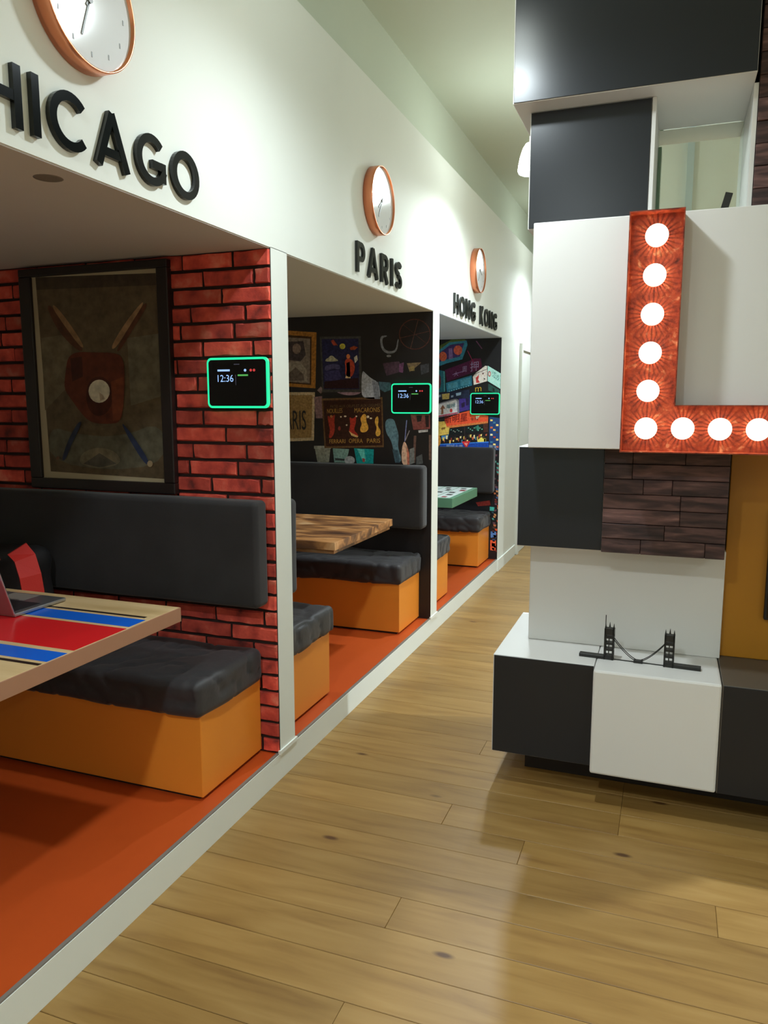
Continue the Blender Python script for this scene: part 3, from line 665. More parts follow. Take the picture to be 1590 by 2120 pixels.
BALL_PRINTS = [
 ('printed_photo', [
  ((92,78,58), [(-2.4794,2.0134),(-1.8865,1.9968),(-1.876,1.2004),(-2.4613,1.2132)]),
  ((70,58,46), [(-2.4794,2.0134),(-1.8865,1.9968),(-1.8865,1.9518),(-2.4785,1.9633)]),
  ((108,96,74), [(-2.4688,1.7682),(-2.3014,1.7826),(-2.3419,1.5692),(-2.4722,1.4698)]),
  ((104,96,78), [(-2.0341,1.7556),(-1.8777,1.7695),(-1.8806,1.5282),(-2.0306,1.4904)]),
  ((96,92,76), [(-2.4615,1.4093),(-2.3059,1.3709),(-2.0855,1.3643),(-1.8761,1.4339),(-1.8767,1.2332),(-2.4597,1.2338)]),
  ((120,110,88), [(-2.3145,1.2501),(-2.2857,1.3012),(-2.1973,1.323),(-2.1131,1.305),(-2.0871,1.2564),(-2.2034,1.2292)]),
  ((84,80,70), [(-2.2842,1.251),(-2.199,1.2971),(-2.1161,1.2556),(-2.2029,1.2372)]),
 ]),
 ('printed_bat', [
  ((88,56,38), [(-2.4308,1.8915),(-2.4072,1.9021),(-2.3474,1.8323),(-2.2467,1.7195),(-2.2723,1.7047),(-2.371,1.7848)]),
  ((146,112,78), [(-2.4028,1.8942),(-2.3872,1.9012),(-2.3224,1.8333),(-2.2459,1.731),(-2.2614,1.7199),(-2.3528,1.8267)]),
 ]),
 ('printed_bat', [
  ((88,54,38), [(-1.9438,1.891),(-1.9263,1.8774),(-1.9946,1.7991),(-2.0749,1.7003),(-2.0884,1.7119),(-2.0176,1.7999)]),
  ((150,116,82), [(-1.9575,1.8898),(-1.9416,1.8891),(-2.0126,1.8071),(-2.0931,1.712),(-2.1163,1.7202),(-2.0451,1.8083)]),
 ]),
 ('printed_glove', [
  ((92,44,28), [(-2.3332,1.6866),(-2.2869,1.7089),(-2.1846,1.7027),(-2.0985,1.7008),(-2.0525,1.6809),(-2.051,1.586),(-2.0637,1.4904),(-2.0819,1.4246),(-2.1401,1.4163),(-2.2278,1.4194),(-2.275,1.4546),(-2.3211,1.5099),(-2.3628,1.5595),(-2.3476,1.6282)]),
  ((70,32,22), [(-2.2411,1.5879),(-2.1661,1.6161),(-2.1067,1.5674),(-2.127,1.4709),(-2.2019,1.4393),(-2.2527,1.4902)]),
  ((112,56,34), [(-2.1199,1.5867),(-2.057,1.6051),(-2.0637,1.4904),(-2.0862,1.4323),(-2.12,1.4282)]),
  ((64,30,22), [(-2.3186,1.6824),(-2.2587,1.689),(-2.2594,1.6075),(-2.3154,1.5886)]),
 ]),
 ('printed_ball', [
  ((206,196,172), [(-2.127,1.5483),(-2.1305,1.534),(-2.1388,1.5211),(-2.1512,1.5108),(-2.1665,1.5042),(-2.1832,1.5019),(-2.1996,1.5042),(-2.2142,1.5109),(-2.2254,1.5213),(-2.2322,1.5344),(-2.2339,1.5489),(-2.2303,1.5633),(-2.2217,1.5763),(-2.2091,1.5864),(-2.1938,1.5929),(-2.1771,1.595),(-2.1608,1.5926),(-2.1465,1.5858),(-2.1354,1.5755),(-2.1287,1.5626)]),
  ((170,150,126), [(-2.1804,1.5447),(-2.1618,1.533),(-2.1531,1.5175),(-2.1778,1.5097)]),
 ]),
 ('printed_bat', [
  ((50,56,74), [(-2.2919,1.4268),(-2.2722,1.423),(-2.3338,1.3344),(-2.3748,1.2607),(-2.3951,1.2642),(-2.3472,1.3583)]),
  ((110,80,60), [(-2.4022,1.2722),(-2.4057,1.2664),(-2.4132,1.2638),(-2.4203,1.266),(-2.4229,1.2717),(-2.4194,1.2775),(-2.4119,1.2801),(-2.4048,1.2779)]),
 ]),
 ('printed_bat', [
  ((44,52,78), [(-2.0773,1.4208),(-2.0587,1.4132),(-1.9967,1.3405),(-1.9446,1.2642),(-1.9639,1.252),(-2.0254,1.3322)]),
  ((150,130,100), [(-1.9308,1.2607),(-1.9339,1.2526),(-1.9411,1.2475),(-1.9498,1.2472),(-1.9565,1.252),(-1.9588,1.2599),(-1.9557,1.268),(-1.9484,1.2731),(-1.9398,1.2733),(-1.9331,1.2686)]),
 ]),
]
# ------------------------------------------------------------------ materials
M_WALL = plain('white_wall_paint', (226, 229, 222), 0.62, bump=0.05, bscale=300, var=0.01)
M_CEIL = plain('ceiling_paint_wall_shade', (200, 208, 192), 0.8, var=0.015)
M_ORANGE = plain('orange_vinyl_floor', (182, 74, 26), 0.38, var=0.05, vscale=9)
M_EDGE = plain('grey_edge_strip', (120, 112, 104), 0.5)
M_BENCH = plain('orange_lacquer', (228, 138, 46), 0.36, var=0.03, vscale=4)
M_TOE = plain('dark_toe', (30, 20, 14), 0.8)
M_FABRIC = plain('charcoal_suede', (50, 48, 49), 0.85, spec=0.25, bump=0.25, bscale=420, var=0.3, vscale=7, sheen=0.2)
M_FABRIC2 = plain('charcoal_leatherette', (50, 48, 50), 0.55, spec=0.4, bump=0.35, bscale=60, var=0.5, vscale=9, sheen=0.12)
M_SLATE = plain('slate_lacquer', (32, 34, 39), 0.28, spec=0.4, var=0.02)
M_CUBE = plain('white_lacquer', (222, 220, 217), 0.42, var=0.01)
M_TAUPE = plain('dark_taupe', (88, 80, 70), 0.45)
M_YELLOW = plain('mustard_lacquer', (176, 116, 14), 0.45, var=0.06)
M_BLACK = plain('black_gloss', (12, 12, 13), 0.18)
M_BLACKM = plain('black_matt', (20, 20, 20), 0.5)
M_LETTER = plain('black_acrylic', (14, 18, 17), 0.16)
M_COPPER = plain('brushed_copper', (232, 150, 112), 0.28, metal=1.0)
M_FACE = plain('clock_face', (226, 228, 230), 0.12)
M_HAND = plain('grey_hand', (120, 122, 120), 0.4)
M_MORTAR = plain('dark_mortar', (40, 22, 18), 0.95, bump=0.6, bscale=90, var=0.5, vscale=30)
M_FRAME = plain('black_frame', (26, 16, 15), 0.42)
M_MATB = plain('cream_mount', (176, 162, 132), 0.8)
M_BRICK = ramp_mat('red_brick', [(0.25, (84, 32, 28)), (0.42, (176, 60, 48)), (0.58, (208, 80, 62)), (0.78, (226, 132, 108))], 0.85, nscale=13, detail=10, rnd=0.38, bump=0.9, bdist=0.006)
M_OAK = ramp_mat('oak_plank', [(0.2, (122, 88, 45)), (0.45, (146, 112, 60)), (0.6, (154, 120, 67)), (0.85, (165, 133, 80))], 0.40, scale=(1.1, 9, 9), nscale=2.4, detail=8, distort=0.5, rnd=0.1, spec=0.4, bump=0.08, bdist=0.001,
                 knots=((1.0, 2.6, 1.0), 2.3, 0.035, 0.085, (84, 54, 26)))
M_JOINT = plain('floor_joint', (44, 30, 16), 0.8)
M_RPLANK = ramp_mat('dark_rough_plank', [(0.25, (22, 13, 14)), (0.45, (58, 38, 37)), (0.65, (94, 66, 62)), (0.85, (142, 108, 100))], 0.7, scale=(2.2, 8, 14), nscale=3.2, detail=8, distort=0.4, rnd=0.42, bump=0.5, bdist=0.003)
M_BIRCH = ramp_mat('pale_birch', [(0.3, (180, 150, 104)), (0.5, (196, 166, 120)), (0.7, (206, 178, 134))], 0.35, scale=(1, 6, 6), nscale=3, rnd=0.02, bump=0.04)
M_BEDGE = plain('birch_edge', (160, 116, 90), 0.5, var=0.05, vscale=20)
M_RED = plain('red_print', (206, 30, 34), 0.22)
M_BLUE = plain('blue_print', (14, 92, 200), 0.25)
M_LINE = plain('black_print', (36, 26, 22), 0.35)
M_TIMBER = ramp_mat('printed_old_timber', [(0.25, (50, 34, 28)), (0.42, (110, 72, 46)), (0.58, (178, 124, 74)), (0.8, (222, 186, 142))], 0.35, scale=(2, 6, 6), nscale=1.8, detail=10, distort=1.2, rnd=0.25, bump=0.05)
M_GREEN = plain('green_edge', (86, 132, 104), 0.5, var=0.06)
M_TILE = plain('tile_print_white', (214, 224, 222), 0.3)
M_TILEK = plain('tile_print_dark', (44, 40, 44), 0.4)
M_TILER = plain('tile_print_red', (128, 44, 50), 0.4)
M_SILVER = plain('silver_aluminium', (178, 182, 186), 0.3, metal=0.9)
M_KEYS = plain('black_keys', (26, 28, 32), 0.5)
M_BAG = plain('black_nylon', (22, 20, 22), 0.6, bump=0.3, bscale=200)
M_BAGR = plain('red_nylon', (196, 38, 30), 0.6, bump=0.2, bscale=200)
M_IRON = plain('dark_iron', (48, 48, 46), 0.45, metal=0.5)
M_SCREEN = plain('screen_glass', (6, 6, 8), 0.12)
M_LED = emit('green_led', (24, 222, 150), 1.25)
M_TXTB = emit('screen_text_blue', (150, 190, 250), 1.1)
M_TXTG = emit('screen_text_green', (90, 190, 90), 0.7)
M_TXTR = emit('screen_text_red', (220, 60, 60), 0.7)
M_TXTD = emit('screen_text_dim', (90, 90, 110), 0.35)
M_LAMP = emit('lit_opal_glass', (244, 255, 250), GLASS_GLOW)
M_PRINT = print_mat('mural_print', gain=1.5)
M_PRINT_HK = print_mat('street_print', gain=1.7, var=0.25)
M_PHOTO = print_mat('faded_photo_print', var=0.3, scale=28)
M_MURAL_P = plain('mural_dark_ground', (26, 19, 19), 0.5, var=0.6, vscale=12)
M_MURAL_H = plain('mural_night_ground', (18, 16, 22), 0.5, var=0.6, vscale=14)
M_PGOLD = plain('print_gold', (200, 150, 66), 0.5, var=0.3, vscale=60)
M_PDIM = plain('print_dim_gold', (112, 84, 50), 0.5, var=0.3, vscale=60)
M_PINK = plain('print_black', (26, 20, 18), 0.5)
M_PVIOLET = plain('print_violet', (176, 150, 200), 0.5)
M_PRED = plain('print_red', (130, 24, 20), 0.5)
M_PTEAL = plain('print_teal', (40, 130, 140), 0.5)
M_PWHITE = plain('print_white', (190, 210, 230), 0.5)
M_PYEL = plain('print_yellow', (220, 170, 50), 0.5)

def copper_sign_mat():
    m, nt, b, N, L = newmat('rusty_copper_sheet')
    tc = N.new('ShaderNodeTexCoord')
    n = N.new('ShaderNodeTexNoise'); n.inputs['Scale'].default_value = 26; n.inputs['Detail'].default_value = 12; n.inputs['Distortion'].default_value = 0.3; n.inputs['Roughness'].default_value = 0.62
    L.new(tc.outputs['Object'], n.inputs['Vector'])
    r = N.new('ShaderNodeValToRGB'); e = r.color_ramp.elements
    e[0].position = 0.28; e[0].color = lin((70, 24, 14)); e[1].position = 0.72; e[1].color = lin((206, 140, 100))
    k = e.new(0.46); k.color = lin((140, 54, 30)); k = e.new(0.58); k.color = lin((158, 68, 38))
    L.new(n.outputs['Fac'], r.inputs[0]); L.new(r.outputs[0], b.inputs['Base Color'])
    n2 = N.new('ShaderNodeTexNoise'); n2.inputs['Scale'].default_value = 90; n2.inputs['Detail'].default_value = 4
    L.new(tc.outputs['Object'], n2.inputs['Vector'])
    bp = N.new('ShaderNodeBump'); bp.inputs['Strength'].default_value = 0.5; bp.inputs['Distance'].default_value = 0.002
    L.new(n2.outputs['Fac'], bp.inputs['Height']); L.new(bp.outputs[0], b.inputs['Normal'])
    b.inputs['Metallic'].default_value = 0.35; b.inputs['Roughness'].default_value = 0.48
    return m
M_RUST = copper_sign_mat()

def bulb_mat():
    """lit clear globe: glows and lets the filament's light through"""
    m, nt, b, N, L = newmat('lit_bulb_glass')
    out = N['Material Output']; N.remove(b)
    t = N.new('ShaderNodeBsdfTransparent'); e = N.new('ShaderNodeEmission')
    e.inputs[0].default_value = lin((255, 246, 226)); e.inputs[1].default_value = 1.15
    a = N.new('ShaderNodeAddShader'); L.new(t.outputs[0], a.inputs[0]); L.new(e.outputs[0], a.inputs[1])
    L.new(a.outputs[0], out.inputs[0])
    return m
M_BULB = bulb_mat()

def glass_mat():
    m, nt, b, N, L = newmat('green_tinted_glass')
    out = N['Material Output']; N.remove(b)
    t = N.new('ShaderNodeBsdfTransparent'); t.inputs[0].default_value = (0.93, 0.965, 0.93, 1)
    g = N.new('ShaderNodeBsdfGlossy'); g.inputs['Roughness'].default_value = 0.02
    f = N.new('ShaderNodeFresnel'); f.inputs[0].default_value = 1.45
    x = N.new('ShaderNodeMixShader'); L.new(f.outputs[0], x.inputs[0]); L.new(t.outputs[0], x.inputs[1]); L.new(g.outputs[0], x.inputs[2])
    L.new(x.outputs[0], out.inputs[0])
    return m
M_GLASS = glass_mat()
M_GEDGE = plain('glass_edge_green', (120, 150, 128), 0.2)

# ------------------------------------------------------------------ room shell
D = 1.40          # the booth wall stands at x = -D
OPEN = 2.064      # opening height
TOP = 3.0075      # top of the booth wall
CEIL = 3.42
PL = 0.110        # booth platform height
WALLS = [(0.514, 0.642), (2.568, 2.695), (4.622, 4.758)]   # partitions between booths (y)
END = 6.667       # last booth ends

struct('wall_left', [(-3.0, -D, -3.0, 7.50, OPEN, TOP),
                     (-3.0, -D, END, 7.50, 0.0, OPEN+0.001),
                     (-3.0, -D, 8.40, 14.0, 0.0, TOP),
                     (-3.0, -D, 7.50, 8.40, 2.03, TOP),
                     (-3.0, -D, -3.0, 0.514, 0.0, OPEN+0.001)], M_WALL)
struct('wall_booth_back', [(-3.1, -3.0, -3.0, 14.0, 0.0, CEIL)], M_WALL)
struct('wall_back', [(-3.1, 4.1, 14.0, 14.1, 0.0, CEIL)], M_WALL)
struct('wall_front', [(-3.1, 4.1, -4.1, -4.0, 0.0, CEIL)], M_WALL)
struct('wall_right', [(4.0, 4.1, -4.0, 14.0, 0.0, CEIL)], M_WALL)
struct('wall_beyond', [(-0.20, 4.0, 6.10, 6.22, 0.0, CEIL)], M_WALL)
struct('trim_6', [(0.02, 0.066, 6.06, 6.101, 0.0, CEIL)], plain('pale_blue_post', (186, 200, 204), 0.5))
struct('ceiling', [(-3.1, 4.1, -4.1, 14.1, CEIL, CEIL+0.1)], M_CEIL)
struct('wall_upper', [(-3.0, -1.49, -3.0, 14.0, TOP, CEIL)], M_CEIL)  # wall in the darker ceiling tone, standing in for shade above the lamps
struct('baseboard_left', [(-D-0.002, -D+0.010, END, 7.47, 0.0, 0.105)], M_WALL)
struct('trim_3', [(-D-0.004, -D+0.006, a-0.012, b+0.012, PL-0.002, PL+0.014) for a, b in WALLS], M_WALL)
# white step under the booths and their orange floor
struct('trim_4', [(-D-0.05, -D, 0.642, END, 0.0, PL-0.002)], M_WALL)
of = struct('floor_booths', [(-3.0, -D-0.006, 0.642, END, 0.0, PL)], M_ORANGE)
struct('trim_5', [(-D-0.014, -D-0.002, 0.642, END, PL-0.004, PL+0.003)], M_EDGE)

# door in the same wall behind the last booth
door = struct('door_1', [(-D-0.045, -D+0.016, 7.567, 8.353, 0.004, 2.009)], M_WALL)
bm = bmesh.new()
add_box(bm, -D-0.01, -D+0.028, 7.50, 7.565, 0.0, 2.075)
add_box(bm, -D-0.01, -D+0.028, 8.355, 8.42, 0.0, 2.075)
add_box(bm, -D-0.01, -D+0.028, 7.565, 8.355, 2.012, 2.075)
link('door_frame', basemesh(bm), M_WALL, door)
lathe('door_handle', [(0.0, 0.0), (0.012, 0.0), (0.012, 0.05), (0.0, 0.05)], M_SILVER, door, (-D+0.016, 8.28, 1.0), 'X', 12)
box('threshold', -D-0.03, -D+0.012, 7.47, 8.40, -0.001, 0.003, M_JOINT, door)

# wooden floor: every plank is a piece
fl = struct('floor', [(-3.1, 4.1, -4.1, 14.1, -0.06, -0.018)], M_JOINT)
PW = 0.1465
plank_meshes = {}
def plank_mesh(L):
    k = round(L, 2)
    if k not in plank_meshes:
        bm = bmesh.new(); add_box(bm, 0, k-0.0008, 0.0008, PW-0.0010, -0.019, 0.0, 0.0012, 1)
        me = basemesh(bm, 'plank'); me.materials.append(M_OAK); plank_meshes[k] = me
    return plank_meshes[k]
rows0, rows1 = -5, 45
rp = random.Random(11)
y_first = 1.448
x_end = 2.75
k = 0
for r in range(rows0, rows1):
    x = -D-0.001
    first = rp.choice([0.7, 1.0, 1.3, 1.6, 1.9])
    L = first
    while x < x_end-0.05:
        if x+L > x_end-0.35: L = x_end-x
        o = link('plank', plank_mesh(L), None, fl, (x, y_first+r*PW, 0))
        x += round(L, 2); L = rp.choice([1.6, 1.9, 2.2]); k += 1
# beyond the reach of the eye the boards go on as strips joined into one part
bm = bmesh.new()
y = y_first+rows1*PW
while y < 13.95:
    add_box(bm, -D-0.001, 4.0, y+0.0008, y+PW-0.001, -0.019, 0.0); y += PW
y = y_first+rows0*PW
while y > -3.9:
    y -= PW
    add_box(bm, -D-0.001, 4.0, y+0.0008, y+PW-0.001, -0.019, 0.0)
for r in range(rows0, rows1):
    y = y_first+r*PW
    add_box(bm, x_end, 4.0, y+0.0008, y+PW-0.001, -0.019, 0.0)
for y0 in (7.50,):
    add_box(bm, -3.0, -D-0.002, 7.50, 8.40, -0.019, 0.0)
o = link('distant_planks', basemesh(bm), M_OAK, fl); o['kind'] = 'stuff'

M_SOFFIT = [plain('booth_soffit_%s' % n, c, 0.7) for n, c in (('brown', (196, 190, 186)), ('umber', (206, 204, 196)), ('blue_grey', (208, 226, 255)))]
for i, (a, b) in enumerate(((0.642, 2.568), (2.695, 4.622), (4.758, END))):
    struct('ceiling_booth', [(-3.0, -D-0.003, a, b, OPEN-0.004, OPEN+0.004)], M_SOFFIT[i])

# ------------------------------------------------------------------ partitions with brick and murals
partitions = []
for a, b in WALLS:
    partitions.append(struct('wall_partition', [(-3.0, -D, a, b, PL-0.001, OPEN+0.002)], M_WALL))
brick_wall = partitions[1]
BY = 2.568
box('mortar', -2.98, -D-0.001, BY-0.004, BY+0.001, PL, OPEN-0.001, M_MORTAR, brick_wall)
rb = random.Random(5)
CH = 0.0651
bvars = []
def brick_mesh(L, H, seed):
    r_ = random.Random(seed)
    bm = bmesh.new()
    n = 4
    front = []; back = []
    for (u, v) in [(i/n, 0) for i in range(n)]+[(1, 0), (1, 0.5)]+[(1-i/n, 1) for i in range(n)]+[(0, 1), (0, 0.5)]:
        j = lambda s: r_.uniform(-s, s)
        front.append(bm.verts.new((u*L+(0.004 if u == 0 else -0.004 if u == 1 else 0)+j(0.003), -0.009, v*H+(0.003 if v == 0 else -0.003 if v == 1 else 0)+j(0.004))))
        back.append(bm.verts.new((u*L, 0.0, v*H)))
    bm.faces.new(front)
    m = len(front)
    for i in range(m): bm.faces.new((back[i], back[(i+1) % m], front[(i+1) % m], front[i]))
    bmesh.ops.recalc_face_normals(bm, faces=bm.faces)
    me = basemesh(bm, 'brick'); me.materials.append(M_BRICK); return me
bcache = {}
for c in range(30):
    z = PL+c*CH
    x = -D-0.002-(0.0 if c % 2 else 0.0)
    first = [0.075, 0.165, 0.115, 0.2][c % 4]+rb.uniform(-0.015, 0.015)
    L = first
    while x > -2.78:
        Lq = round(L, 2)
        key = (Lq, rb.randint(0, 3))
        if key not in bcache: bcache[key] = brick_mesh(Lq-0.010, CH-0.012, hash(key) % 1000)
        x0 = x-Lq
        link('brick', bcache[key], None, brick_wall, (x0+0.010, BY-0.004, z+0.006))
        x = x0; L = rb.choice([0.22, 0.23, 0.24, 0.25, 0.23, 0.24])
# murals: flat printed paper on the other two partitions
pw = partitions[2]
PY = 4.622
box('mural_ground', -2.98, -D-0.001, PY-0.002, PY+0.001, PL, OPEN-0.001, M_MURAL_P, pw)
for i, (nm, polys) in enumerate(PARIS_PRINTS): print_part(nm, polys, PY-0.0025-(i % 3)*0.0013, M_PRINT, pw, soft=True)
TY = PY-0.0078
text_on_front('printed_lettering', 'PATES AUX OEUFS ET AUX LEGUMES', -2.096, TY, 1.470, 0.018, 0.352, M_PDIM, pw, 0.028)
text_on_front('printed_lettering', 'NOUILLES', -2.12, TY, 1.434, 0.030, 0.110, M_PGOLD, pw, 0.04)
text_on_front('printed_lettering', 'MACARONIS', -1.925, TY, 1.440, 0.030, 0.176, M_PGOLD, pw, 0.03)
text_on_front('printed_lettering', 'FERRARI', -2.105, TY, 1.238, 0.026, 0.114, M_PGOLD, pw, 0.03)
text_on_front('printed_lettering', 'OPERA', -1.966, TY, 1.243, 0.028, 0.098, M_PGOLD, pw, 0.02)
text_on_front('printed_lettering', 'PARIS', -1.838, TY, 1.246, 0.028, 0.091, M_PGOLD, pw, 0.02)
text_on_front('printed_lettering', 'PARIS', -2.47, TY, 1.325, 0.128, 0.196, M_PINK, pw)
wb = struct('wall_partition', [(-3.0, -D-0.0005, END-0.001, END+0.05, 0.0, OPEN-0.0005)], M_WALL)
box('mural_ground', -2.98, -D-0.001, END-0.003, END, PL, OPEN-0.001, M_MURAL_H, wb)
for i, (nm, polys) in enumerate(STREET_PRINTS): print_part(nm, polys, END-0.0035-(4 if nm == 'road_sign_print' else i % 4)*0.0013, M_PRINT_HK, wb)
TY = END-0.0105
text_on_front('printed_character', '\u62bc', -1.672, TY, 1.775, 0.085, 0.075, M_PVIOLET, wb, 0.12)
text_on_front('printed_character', '\u65b0\u660e\u661f', -1.905, TY, 1.318, 0.072, 0.215, M_PRED, wb, 0.13)
text_on_front('printed_character', '\u5927', -1.82, TY, 1.735, 0.04, 0.04, M_PVIOLET, wb, 0.2)
text_on_front('printed_character', '\u5468', -1.745, TY, 1.768, 0.05, 0.04, M_PVIOLET, wb, 0.2)
text_on_front('printed_character', '\u96fb\u8996', -1.884, TY, 1.452, 0.034, 0.080, M_PTEAL, wb, 0.2)
text_on_front('printed_character', '\u6c5f\u6c99', -1.472, TY, 1.730, 0.055, 0.060, M_PTEAL, wb, -0.75)
text_on_front('printed_character', 'm', -1.625, TY, 1.600, 0.038, 0.056, M_PYEL, wb, 0.1)
text_on_front('printed_character', '\u660e\u57ce\u5927\u5ec8', -1.880, TY, 1.098, 0.034, 0.150, M_PWHITE, wb, 0.02)
text_on_front('printed_character', '\u8208\u5927', -1.492, TY, 1.098, 0.040, 0.075, M_PWHITE, wb, -0.05)
text_on_front('printed_character', '\u5361\u62c9', -1.668, TY, 1.345, 0.030, 0.080, M_PINK, wb, 0.1)

# ------------------------------------------------------------------ framed baseball picture
fr = thing('framed_picture', (-2.19, 2.556, 1.592), 'framed baseball picture of crossed bats, glove and ball hung on red brick', 'picture')
FX0, FX1, FZ0, FZ1, FY = -2.558, -1.826, 1.142, 2.046, 2.558
off = parent_off(fr)
bm = bmesh.new()
W = 0.058
for b in ((FX0, FX1, FZ1-W+0.026, FZ1), (FX0, FX1, FZ0, FZ0+W-0.014), (FX0, FX0+W, FZ0+W-0.014, FZ1-W+0.026), (FX1-W+0.008, FX1, FZ0+W-0.014, FZ1-W+0.026)):
    add_box(bm, b[0]-off.x, b[1]-off.x, FY-0.032-off.y, FY-off.y, b[2]-off.z, b[3]-off.z, 0.004, 2)
link('frame', basemesh(bm), M_FRAME, fr)
box('mount', FX0+0.05, FX1-0.045, FY-0.016, FY-0.006, FZ0+0.04, FZ1-0.03, M_MATB, fr)
for i, (nm, polys) in enumerate(BALL_PRINTS): print_part(nm, polys, 2.5415-i*0.0013, M_PHOTO, fr, soft=True)

# ------------------------------------------------------------------ benches and backrests
BX0, BX1 = -2.98, -1.478
def make_bench(front, back, flip, label, seed):
    """front: y of the box face seen from the table; back: y of the partition"""
    y0, y1 = min(front, back), max(front, back)
    t = thing('booth_bench', ((BX0+BX1)/2, (y0+y1)/2, PL), label, 'bench', 'orange benches in the booths')
    box('base_box', BX0, BX1, y0, y1, PL+0.012, PL+0.31, M_BENCH, t, 0.003, 2)
    box('toe_strip', BX0, BX1-0.02, y0+0.012, y1-0.012, PL-0.0005, PL+0.013, M_TOE, t)
    cy0, cy1 = (front-0.030, back-0.003) if flip > 0 else (back+0.003, front+0.030)
    sx = BX1-BX0+0.018; sy = cy1-cy0
    me = roundbox_mesh(sx, sy, 0.135, 0.03, 0.016, 0.010, 5.0, seed, 0.009)
    me.materials.append(M_FABRIC2)
    o = link('seat_cushion', me, None, t, (BX0+sx/2-t.location.x, (cy0+cy1)/2-t.location.y, 0.300+0.0675+0.004), smooth=True)
    return t
make_bench(2.140, 2.568-0.015, 1, 'orange bench with creased black cushion in front of the red brick wall', 1.3)
make_bench(4.229, 4.622-0.006, 1, 'orange bench with black cushion in front of the dark collage mural, behind the timber table', 4.1)
make_bench(6.254, 6.667-0.010, 1, 'orange bench with black cushion under the neon street mural, behind the green-edged table', 7.7)
make_bench(3.215, 2.695+0.016, -1, 'bench end showing right behind the white pillar beside the brick wall', 9.2)
make_bench(5.300, 4.758+0.016, -1, 'bench end showing right behind the farther white pillar, beside the dark collage mural', 12.5)

def make_backrest(yf, yb, z0, z1, x1, label, seed):
    t = thing('backrest', (-2.2, (yf+yb)/2, z0), label, 'backrest', 'padded backrests in the booths')
    sx = x1+2.98; sy = abs(yb-yf)
    me = roundbox_mesh(sx, sy, z1-z0, 0.022, 0.06, 0.003, 3.5, seed)
    me.materials.append(M_FABRIC)
    link('pad', me, None, t, (-2.98+sx/2+2.2, 0, (z1-z0)/2), smooth=True)
    box('mounting_board', -2.9, x1-0.05, (yb-0.004 if yb > yf else yb-0.003), (yb+0.003 if yb > yf else yb+0.004), z0+0.04, z1-0.04, M_TOE, t)
    return t
make_backrest(2.462, 2.553, 0.725, 1.137, -1.425, 'long charcoal suede backrest below the framed baseball picture', 2.0)
make_backrest(4.505, 4.615, 0.715, 1.113, -1.425, 'charcoal suede backrest below the dark collage mural', 3.0)
make_backrest(6.55, 6.66, 0.715, 1.115, -1.43, 'charcoal suede backrest below the neon street mural', 5.0)
make_backrest(2.800, 2.700, 0.715, 1.113, -1.425, 'backrest seen only as a thin dark edge right behind the nearest white pillar', 6.0)

# ------------------------------------------------------------------ tables
TZ = PL+0.72
def table_frame(t, y0, y1, x1, dark=M_BLACKM):
    ym = (y0+y1)/2
    box('apron', -2.95, -2.2, ym-0.03, ym+0.03, TZ-0.09, TZ-0.045, dark, t, 0.003)
    box('pedestal', -2.45, -2.37, ym-0.04, ym+0.04, PL+0.015, TZ-0.085, dark, t, 0.006)
    box('foot', -2.62, -2.2, ym-0.2, ym+0.2, PL, PL+0.02, dark, t, 0.004)
# striped table
t = thing('booth_table', (-2.2, 1.68, PL), 'pale wood table painted with red and blue stripes like a sports court', 'table')
y0, y1, x1 = 1.27, 2.072, -1.492
box('tabletop', -2.98, x1-0.004, y0, y1, TZ-0.048, TZ, M_BIRCH, t, 0.002)
box('front_edge', x1-0.004, x1, y0, y1, TZ-0.048, TZ-0.0005, M_BEDGE, t, 0.001)
def stripe(nm, a, b, m, xr): box(nm, -2.96, xr, a, b, TZ-0.001, TZ+0.0006, m, t)
stripe('black_line', 1.922, 1.936, M_LINE, x1-0.03)
stripe('blue_stripe', 1.826, 1.905, M_BLUE, x1-0.012)
stripe('red_stripe', 1.590, 1.808, M_RED, x1-0.006)
stripe('blue_stripe', 1.492, 1.566, M_BLUE, x1-0.006)
stripe('black_line', 1.462, 1.476, M_LINE, x1-0.006)
table_frame(t, y0, y1, x1)
# timber table
t = thing('booth_table', (-2.2, 3.75, PL), 'table printed with weathered brown timber and engravings in the second booth', 'table')
y0, y1, x1 = 3.333, 4.160, -1.497
rq = random.Random(3)
yy = y0
for w in (0.2067,)*4:
    box('board', -2.98, x1, yy+0.001, yy+w-0.001, TZ-0.04, TZ, M_TIMBER, t, 0.002); yy += w
box('lower_layer', -2.96, x1-0.012, y0+0.015, y1-0.015, TZ-0.06, TZ-0.0395, M_TIMBER, t, 0.002)
table_frame(t, y0, y1, x1)
# tile-print table
t = thing('booth_table', (-2.2, 5.6, PL), 'green edged table printed with rows of white game tiles in the third booth', 'table')
y0, y1, x1 = 5.215, 5.965, -1.425
box('tabletop', -2.98, x1, y0, y1, TZ-0.07, TZ, M_GREEN, t, 0.003)
rq = random.Random(9)
for r in range(5):
    for c in range(6):
        xx = x1-0.03-c*0.118; yv = y0+0.025+r*0.142
        box('printed_tile', xx-0.108, xx, yv, yv+0.13, TZ-0.001, TZ+0.0012, M_TILE, t)
        bm = bmesh.new(); off = parent_off(t)
        for q in range(1):
            mx = xx-0.092+rq.random()*0.05; my = yv+0.015+q*0.027
            add_box(bm, mx-off.x, mx+rq.uniform(0.03, 0.05)-off.x, my-off.y, my+rq.uniform(0.05, 0.09)-off.y, TZ+0.001-off.z, TZ+0.0022-off.z)
        link('tile_mark', basemesh(bm), rq.choice([M_TILEK, M_TILEK, M_TILER]), t)
table_frame(t, y0, y1, x1)

